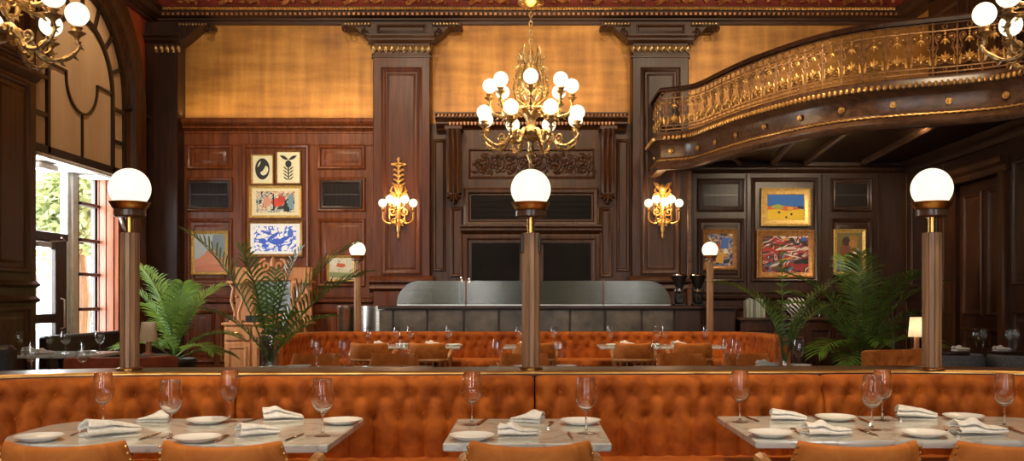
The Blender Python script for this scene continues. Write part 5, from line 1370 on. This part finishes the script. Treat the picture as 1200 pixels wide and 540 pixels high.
# ================================================================ PALMS
def frond(base, az, el, L, droop, n=34, leaf=.3, up=.5, w=.013, seed=0, bare=.25, tip=.12):
    """one feather palm frond: arching stalk with two ranks of narrow leaflets"""
    rnd = random.Random(seed); pts = []; p = Vector(base); N_ = 24
    for i in range(N_+1):
        t = i/N_; e = el-droop*t**1.5; pts.append(p.copy()); p = p+Vector((math.cos(az)*math.cos(e), math.sin(az)*math.cos(e), math.sin(e)))*(L/N_)
    mb = MB().tube(pts, [.0085*(1-.8*i/N_)+.001 for i in range(N_+1)], 5)
    for k in range(n):
        t = bare+(1-bare)*k/(n-1); f = t*N_; i = min(int(f), N_-1); q = pts[i].lerp(pts[i+1], f-i); T = (pts[min(i+1,N_)]-pts[max(i-1,0)]).normalized()
        S = T.cross(Vector((0,0,1))); 
        if S.length < .05: S = Vector((math.sin(az), -math.cos(az), 0))
        S.normalize(); U = S.cross(T).normalized()
        tt = (t-bare)/(1-bare); ll = leaf*(tip+(1-tip)*math.sin(PI*(.12+.80*tt))**.7)*(.9+.2*rnd.random())
        for sg in (-1,1):
            fw = .55+.75*tt+rnd.uniform(-.1,.1)
            d = (S*sg*1.0+T*fw+U*(up+rnd.uniform(-.12,.12))).normalized(); vs = []; fs = []; side = d.cross(U).normalized()
            for j in range(5):
                s = j/4; c = q+d*(ll*s)-Vector((0,0,1))*(ll*.34*s*s); ww = w*(.35+1.0*math.sin(PI*min(1,.12+s*.88)))*(1 if j < 4 else .1)
                vs += [c-side*ww, c+U*(-.35*ww), c+side*ww]
            for j in range(4): fs += [(j*3,j*3+1,j*3+4,j*3+3),(j*3+1,j*3+2,j*3+5,j*3+4)]
            mb.add(vs, fs)
    return mb
def palm(name, label, loc, fronds, vase):
    t = thing(name, label, 'plant', loc)
    for k, (az, el, L, dr, leaf, n) in enumerate(fronds):
        part(t, 'frond', frond((.015*math.cos(az), .015*math.sin(az), vase), math.radians(az), math.radians(el), L, math.radians(dr), n, leaf, .45, .0078, k), M['leaf'] if k % 2 == 0 else M['leaf2'], fix=False, sharp=80)
    return t
ppos = (-4.62, 12.2)
t = palm('potted_palm', 'bushy potted palm on the floor beside the window-side pilaster', (ppos[0]-.05, ppos[1], 0), [(180,84,1.3,36,.40,30),(200,74,1.2,40,.40,30),(250,80,1.3,40,.40,30),(300,74,1.2,44,.40,30),(350,74,1.2,48,.38,30),(10,48,.95,80,.32,28),(330,35,.8,70,.3,26),(90,75,1.2,50,.36,30),(225,40,.8,70,.3,26),(275,45,.8,70,.3,26),(140,66,1.1,60,.34,28),(20,25,.75,60,.28,24)], .55)
part(t, 'pot', MB().lathe([(0,0),(.18,0),(.2,.03),(.26,.5),(.28,.52),(.28,.56),(.25,.56),(.24,.52),(0,.5)], 28), M['terracotta'])
t = palm('potted_palm', 'large potted palm on the floor in the balcony-side corner', (4.32, 12.15, 0), [(180,74,1.6,62,.42,34),(200,60,1.5,70,.42,34),(250,80,1.65,50,.42,34),(290,70,1.6,55,.42,34),(340,70,1.5,60,.42,34),(5,60,1.3,75,.4,32),(320,45,1.1,80,.38,30),(90,82,1.6,45,.42,34),(220,40,1.1,80,.38,30),(265,50,1.0,80,.38,30),(150,66,1.5,65,.4,32),(30,50,1.2,80,.38,30),(170,30,.9,60,.34,26),(240,25,.9,60,.34,26)], .5)
part(t, 'pot', MB().lathe([(0,0),(.18,0),(.2,.03),(.26,.46),(.28,.48),(.28,.52),(.25,.52),(.24,.48),(0,.46)], 28), M['terracotta'])
def vase_palm(label, vlabel, x, y, fronds):
    z = .7605; t = palm('palm_cutting', label, (x, y, z+.01), fronds, .02)
    o = MB().lathe([(0,0),(.065,0),(.07,.004),(.078,.30),(.075,.302),(.072,.3),(.065,.012),(0,.012)], 30).build('glass_vase', M['thinglass']); o.location = (x, y, z); tag(o, vlabel, 'vase', 'glass vases on the middle tables')
vase_palm('broad palm fronds standing in the clear vase before the pale sideboard', 'clear glass vase with broad palm fronds before the pale sideboard', wx(317,7.75), 7.75,
    [(180,72,1.28,34,.40,24),(160,82,1.02,20,.26,20),(12,74,1.22,46,.40,26),(356,60,1.12,44,.38,24),(200,60,.72,50,.24,18),(30,84,1.0,24,.28,20),(330,50,.8,50,.26,18),(95,86,.8,20,.2,16)])
vase_palm('thin palm fronds standing in the clear vase before the zebra vase', 'clear glass vase with thin palm fronds before the side cabinet', wx(919,7.78), 7.78,
    [(176,80,.95,78,.24,24),(5,76,.98,62,.22,24),(90,89,.98,4,.10,12),(190,84,.6,36,.2,18),(345,82,.66,40,.2,18),(20,70,.7,60,.2,18)])
t = palm('potted_fern', 'small green plant in the wooden planter beside the sideboard', (wx(339,12.75), 12.75, 1.06), [(a, 55+10*(a % 3), .24, 60, .1, 12) for a in range(0, 360, 45)], -.01)

# ================================================================ TABLE LAMPS, BOOTHS, SIDE SEATING
def area(name, loc, to, sx, sy, power, col):
    l = bpy.data.lights.new(name, 'AREA'); l.shape = 'RECTANGLE'; l.size = sx; l.size_y = sy; l.energy = power; l.color = col
    o = bpy.data.objects.new(name, l); COL.objects.link(o); o.location = loc; o.rotation_euler = (Vector(to)-Vector(loc)).to_track_quat('-Z','Y').to_euler(); return o
def point(name, loc, power, col, r=.1):
    l = bpy.data.lights.new(name, 'POINT'); l.energy = power; l.color = col; l.shadow_soft_size = r
    o = bpy.data.objects.new(name, l); COL.objects.link(o); o.location = loc; return o
def spot(name, loc, to, power, col, ang, blend=.6, r=.08):
    l = bpy.data.lights.new(name, 'SPOT'); l.energy = power; l.color = col; l.spot_size = math.radians(ang); l.spot_blend = blend; l.shadow_soft_size = r
    o = bpy.data.objects.new(name, l); COL.objects.link(o); o.location = loc; o.rotation_euler = (Vector(to)-Vector(loc)).to_track_quat('-Z','Y').to_euler(); return o
WARM = (1.0,.66,.34); WARM2 = (1.0,.78,.52); DAY = (.95,.97,1.0)
def tlamp(label, px, py0, py1, d):
    z0 = .80; x = wx(px,d); t = thing('table_lamp', label, 'lamp', (x, d, z0+.0)); a, b = wz(py1,d)-z0, wz(py0,d)-z0
    if px > 600: point('table_lamp_bulb', (x, d, z0+(a+b)/2), 1.8, (1,.95,.85), .03)
    part(t, 'stem', MB().lathe([(0,0),(.05,0),(.05,.015),(.028,.02),(.026,a+.02),(0,a+.02)], 18), M['pine']); part(t, 'lamp_shade', MB().lathe([(.083,a),(.065,b),(.063,b),(.081,a)], 28), M['shade'])
    s = thing('pedestal_table', 'small round dark table carrying the %s' % ('lamp beside the window-side post' if px < 600 else 'lamp beside the balcony-side post'), 'table', (x, d, 0))
    part(s, 'tabletop', MB().lathe([(0,.77),(.2,.77),(.21,.78),(.21,.79),(.2,.8),(0,.8)], 28), M['darkwood']); part(s, 'pedestal', MB().lathe([(0,0),(.17,0),(.17,.015),(.03,.04),(.025,.74),(.06,.77),(0,.77)], 20), M['black'])
tlamp('small table lamp with a beige cylinder shade behind the window-side post lamp', 174, 377, 400, 8.9)
tlamp('small table lamp with a cream tapered shade behind the balcony-side post lamp', 1074, 371.5, 394.5, 9.72)
tufted('banquette', 'short tufted amber booth back beside the cream table lamp', resample([(3.2,9.0),(3.32,9.25),(3.6,9.36),(4.05,9.36)][::1], .02), .42, .83, .13, (.72,.63), 'curved side booths', step=.015, nz=24, mat=M['velvetchair'])
tufted('banquette', 'short brown velvet booth seen from behind under the beige table lamp', resample([(-3.15,8.3),(-3.3,8.05),(-3.6,7.95),(-4.0,7.95)], .02)[::1], .42, .83, .14, (.72,.63), 'curved side booths', step=.015, nz=24, mat=M['rustvelvet'])
t = thing('bench', 'long dark leather bench running under the arched window', 'bench', (-5.5, 12.0, 0))
part(t, 'backrest', MB().box(-5.82,-5.68,10.95,13.35,.3,.90,.03), M['leather'], True); part(t, 'seat', MB().box(-5.68,-5.15,10.95,13.35,.3,.46,.03), M['leather'], True); part(t, 'plinth', MB().box(-5.8,-5.22,11.0,13.3,0,.3), M['darkwood'], True)
t = thing('bench', 'dark leather booth back cut by the frame edge at the window side', 'bench', (-4.7, 7.6, 0))
part(t, 'backrest', MB().box(-5.2,wx(17,7.5),7.44,7.58,.3,.96,.04), M['leather'], True); part(t, 'seat', MB().box(-5.2,wx(17,7.5),6.95,7.44,.3,.46,.03), M['leather'], True); part(t, 'plinth', MB().box(-5.15,wx(17,7.5)-.05,7.0,7.55,0,.3), M['darkwood'], True)
def tub(label, x, y, rz):
    t = thing('tub_chair', label, 'chair', (x, y, 0), rz, 'grey tub chairs'); rows = []
    for i in range(25):
        a = math.radians(-110+220*i/24); r = []
        for k in range(10):
            b = 2*PI*k/10; rr = .29+.03*math.cos(b); z = .56+.20*math.copysign(abs(math.sin(b))**.6, math.sin(b)); r.append((rr*math.sin(a), -rr*math.cos(a), z))
        rows.append(r)
    mb = MB().grid(rows, wrap=True); mb.f += [tuple(range(10)), tuple(24*10+k for k in range(10))]; mb.m += [0,0]; part(t, 'back', mb, M['greyfab'], sharp=70)
    part(t, 'seat', MB().lathe([(0,.34),(.26,.34),(.27,.37),(.26,.43),(.2,.455),(0,.46)], 24), M['greyfab'])
    for sa in (-1,1):
        for sb in (-1,1): part(t, 'leg', MB().tube([(sa*.17,sb*.17,.35),(sa*.22,sb*.22,0)], [.018,.011], 7), M['darkwood'])
tub('grey tub chair at the dark table, closest to the balcony-side post lamp', 4.45, 9.80, .15); tub('grey tub chair at the dark table, middle of its near side', 5.13, 9.76, -.1)
t = thing('bench', 'low blue-grey upholstered bench before the dark table', 'bench', (4.75, 8.4, 0)); part(t, 'seat', MB().box(4.05,5.2,8.2,8.7,.36,.5,.04), M['greyfab'], True); part(t, 'plinth', MB().box(4.15,5.1,8.28,8.62,0,.36), M['darkwood'], True)

# ================================================================ OUTSIDE THE GLASS DOOR
o = MB().box(-40, -6.5, -10, 45, -.25, -.15).build('ground_outside', noise_mat('paving_outside', srgb(170,168,160), srgb(196,194,186), .8, nscale=1.5)); o['kind'] = 'structure'
def tree(label, x, y, h, r, seed):
    rnd = random.Random(seed); t = thing('street_tree', label, 'tree', (x, y, -.15), 0, 'trees outside the window')
    part(t, 'trunk', MB().tube([(0,0,0),(.1,.05,h*.35),(-.05,.1,h*.7)], [.16,.12,.07], 9), M['postwood'])
    mb = MB()
    for i in range(3600):
        v = Vector((rnd.gauss(0,1), rnd.gauss(0,1), rnd.gauss(0,1))).normalized()*r*(.45+.55*rnd.random()); c = Vector((v.x, v.y, h*.72+v.z*.9)); a = Vector((rnd.gauss(0,1), rnd.gauss(0,1), rnd.gauss(0,.6))).normalized(); b = a.cross(Vector((rnd.gauss(0,1), rnd.gauss(0,1), rnd.gauss(0,1)))).normalized(); s = .06+.06*rnd.random()
        mb.add([c-a*s, c+b*s*.5, c+a*s, c-b*s*.5], [(0,1,2,3)])
    part(t, 'foliage', mb, noise_mat('tree_leaf', srgb(176,192,128), srgb(222,230,180), .6, nscale=3), fix=False)
tree('pale green street tree seen through the upper glass of the window', -10.6, 19.5, 5.4, 2.3, 1); tree('pale green street tree filling the middle of the window view', -14.8, 25.6, 6.5, 2.8, 2); tree('pale green street tree seen through the narrow side panes', -8.0, 16.4, 4.2, .9, 3)

# ================================================================ LIGHT
w = bpy.data.worlds.new('sky'); SC.world = w; w.use_nodes = True; bg = w.node_tree.nodes['Background']; bg.inputs['Color'].default_value = (.86,.93,1.0,1); bg.inputs['Strength'].default_value = 6.0
area('daylight_window', (-6.7,12.0,1.9), (0,11.0,1.0), 2.2, 2.8, 430, DAY)
for i, (a, b) in enumerate(ws): area('daylight_rear_window', ((a+b)/2,-4.5,2.5), ((a+b)/2,5,1.9), b-a, 3.4, 135, (1.0,.95,.88))
point('chandelier_lamp', (0,11.0,3.68), 190, WARM, .45)
for sx_ in (-3.97,3.97): point('chandelier_lamp', (sx_,6.8,3.68), 120, WARM, .45)
for s in (SC1, SC2): point('sconce_lamp', (s[0], s[1]-.17, s[2]+.02), 24, WARM, .12)
for x in (-4.2,-2.6,-.8,.9,2.6,4.2): spot('unseen_spot', (x*.95, 8.6, 6.35), (x, 14.4, 5.3), 235, WARM2, 50)  # unseen spots, added to brighten the upper wall and frieze
for xa, xb, y, z in ((bx(215),bx(430),14.27,bz(139)+.03),(bx(515),bx(730),14.02,bz(134)+.05),(bx(815),bx(1040),14.2,3.76)): area('added_uplight', ((xa+xb)/2,y,z), ((xa+xb)/2,y+.03,z+1), xb-xa, .05, 9, WARM2)  # uplights added on the ledges to lift the frieze and gold wall
for x, tx in ((-3.9,-3.9),(-1.9,-2.0),(0,0.0)): spot('unseen_spot', (x, 9.0, 6.5), (tx, 14.3, 2.4), 420, WARM2, 46)  # unseen spots warming the wainscot, pictures and chimneypiece
for x in (-2.2,0,2.2): spot('unseen_spot', (x, 3.45, 6.5), (x, 4.35, .6), 520, WARM2, 46)
for x in (-2.4,0,2.4): spot('unseen_spot', (x, 9.0, 6.5), (x, 11.9, .6), 430, WARM2, 50)  # unseen spots brightening the rear row
spot('unseen_spot', (-4.3, 11.6, 6.3), (-5.9, 12.1, 4.3), 160, WARM2, 50)
spot('unseen_spot', (3.4, 7.0, 6.4), (3.6, 11.0, 3.6), 420, WARM2, 60)  # unseen spot, added to brighten the balcony and its gilding
for x, y, tx in ((wx(967,11.6),11.6,2.9),(wx(1018,11.4),11.4,4.2),(wx(1086,11.2),11.2,5.2)): spot('soffit_spot', (x, y, 3.43), (tx, 14.3, 2.0), 170, WARM2, 80)

# ================================================================ CAMERA
cam = bpy.data.cameras.new('camera'); co = bpy.data.objects.new('camera', cam); COL.objects.link(co); SC.camera = co
co.location = (0,0,CZ); co.rotation_euler = (PI/2,0,0); cam.sensor_fit = 'HORIZONTAL'; cam.sensor_width = 36; cam.lens = 36*FPX/1200
cam.shift_x = -(VX-600)/1200; cam.shift_y = (VY-270)/1200; cam.clip_end = 200
SC.view_settings.view_transform = 'Standard'; SC.view_settings.look = 'None'; SC.view_settings.gamma = 1; SC.view_settings.exposure = 0.13; SC.view_settings.use_curve_mapping = False
cy = SC.cycles; cy.use_denoising = True; cy.use_adaptive_sampling = False; cy.max_bounces = 9; cy.diffuse_bounces = 4; cy.glossy_bounces = 4; cy.transmission_bounces = 9; cy.transparent_max_bounces = 16
cy.caustics_reflective = False; cy.caustics_refractive = False; cy.sample_clamp_indirect = 4.0
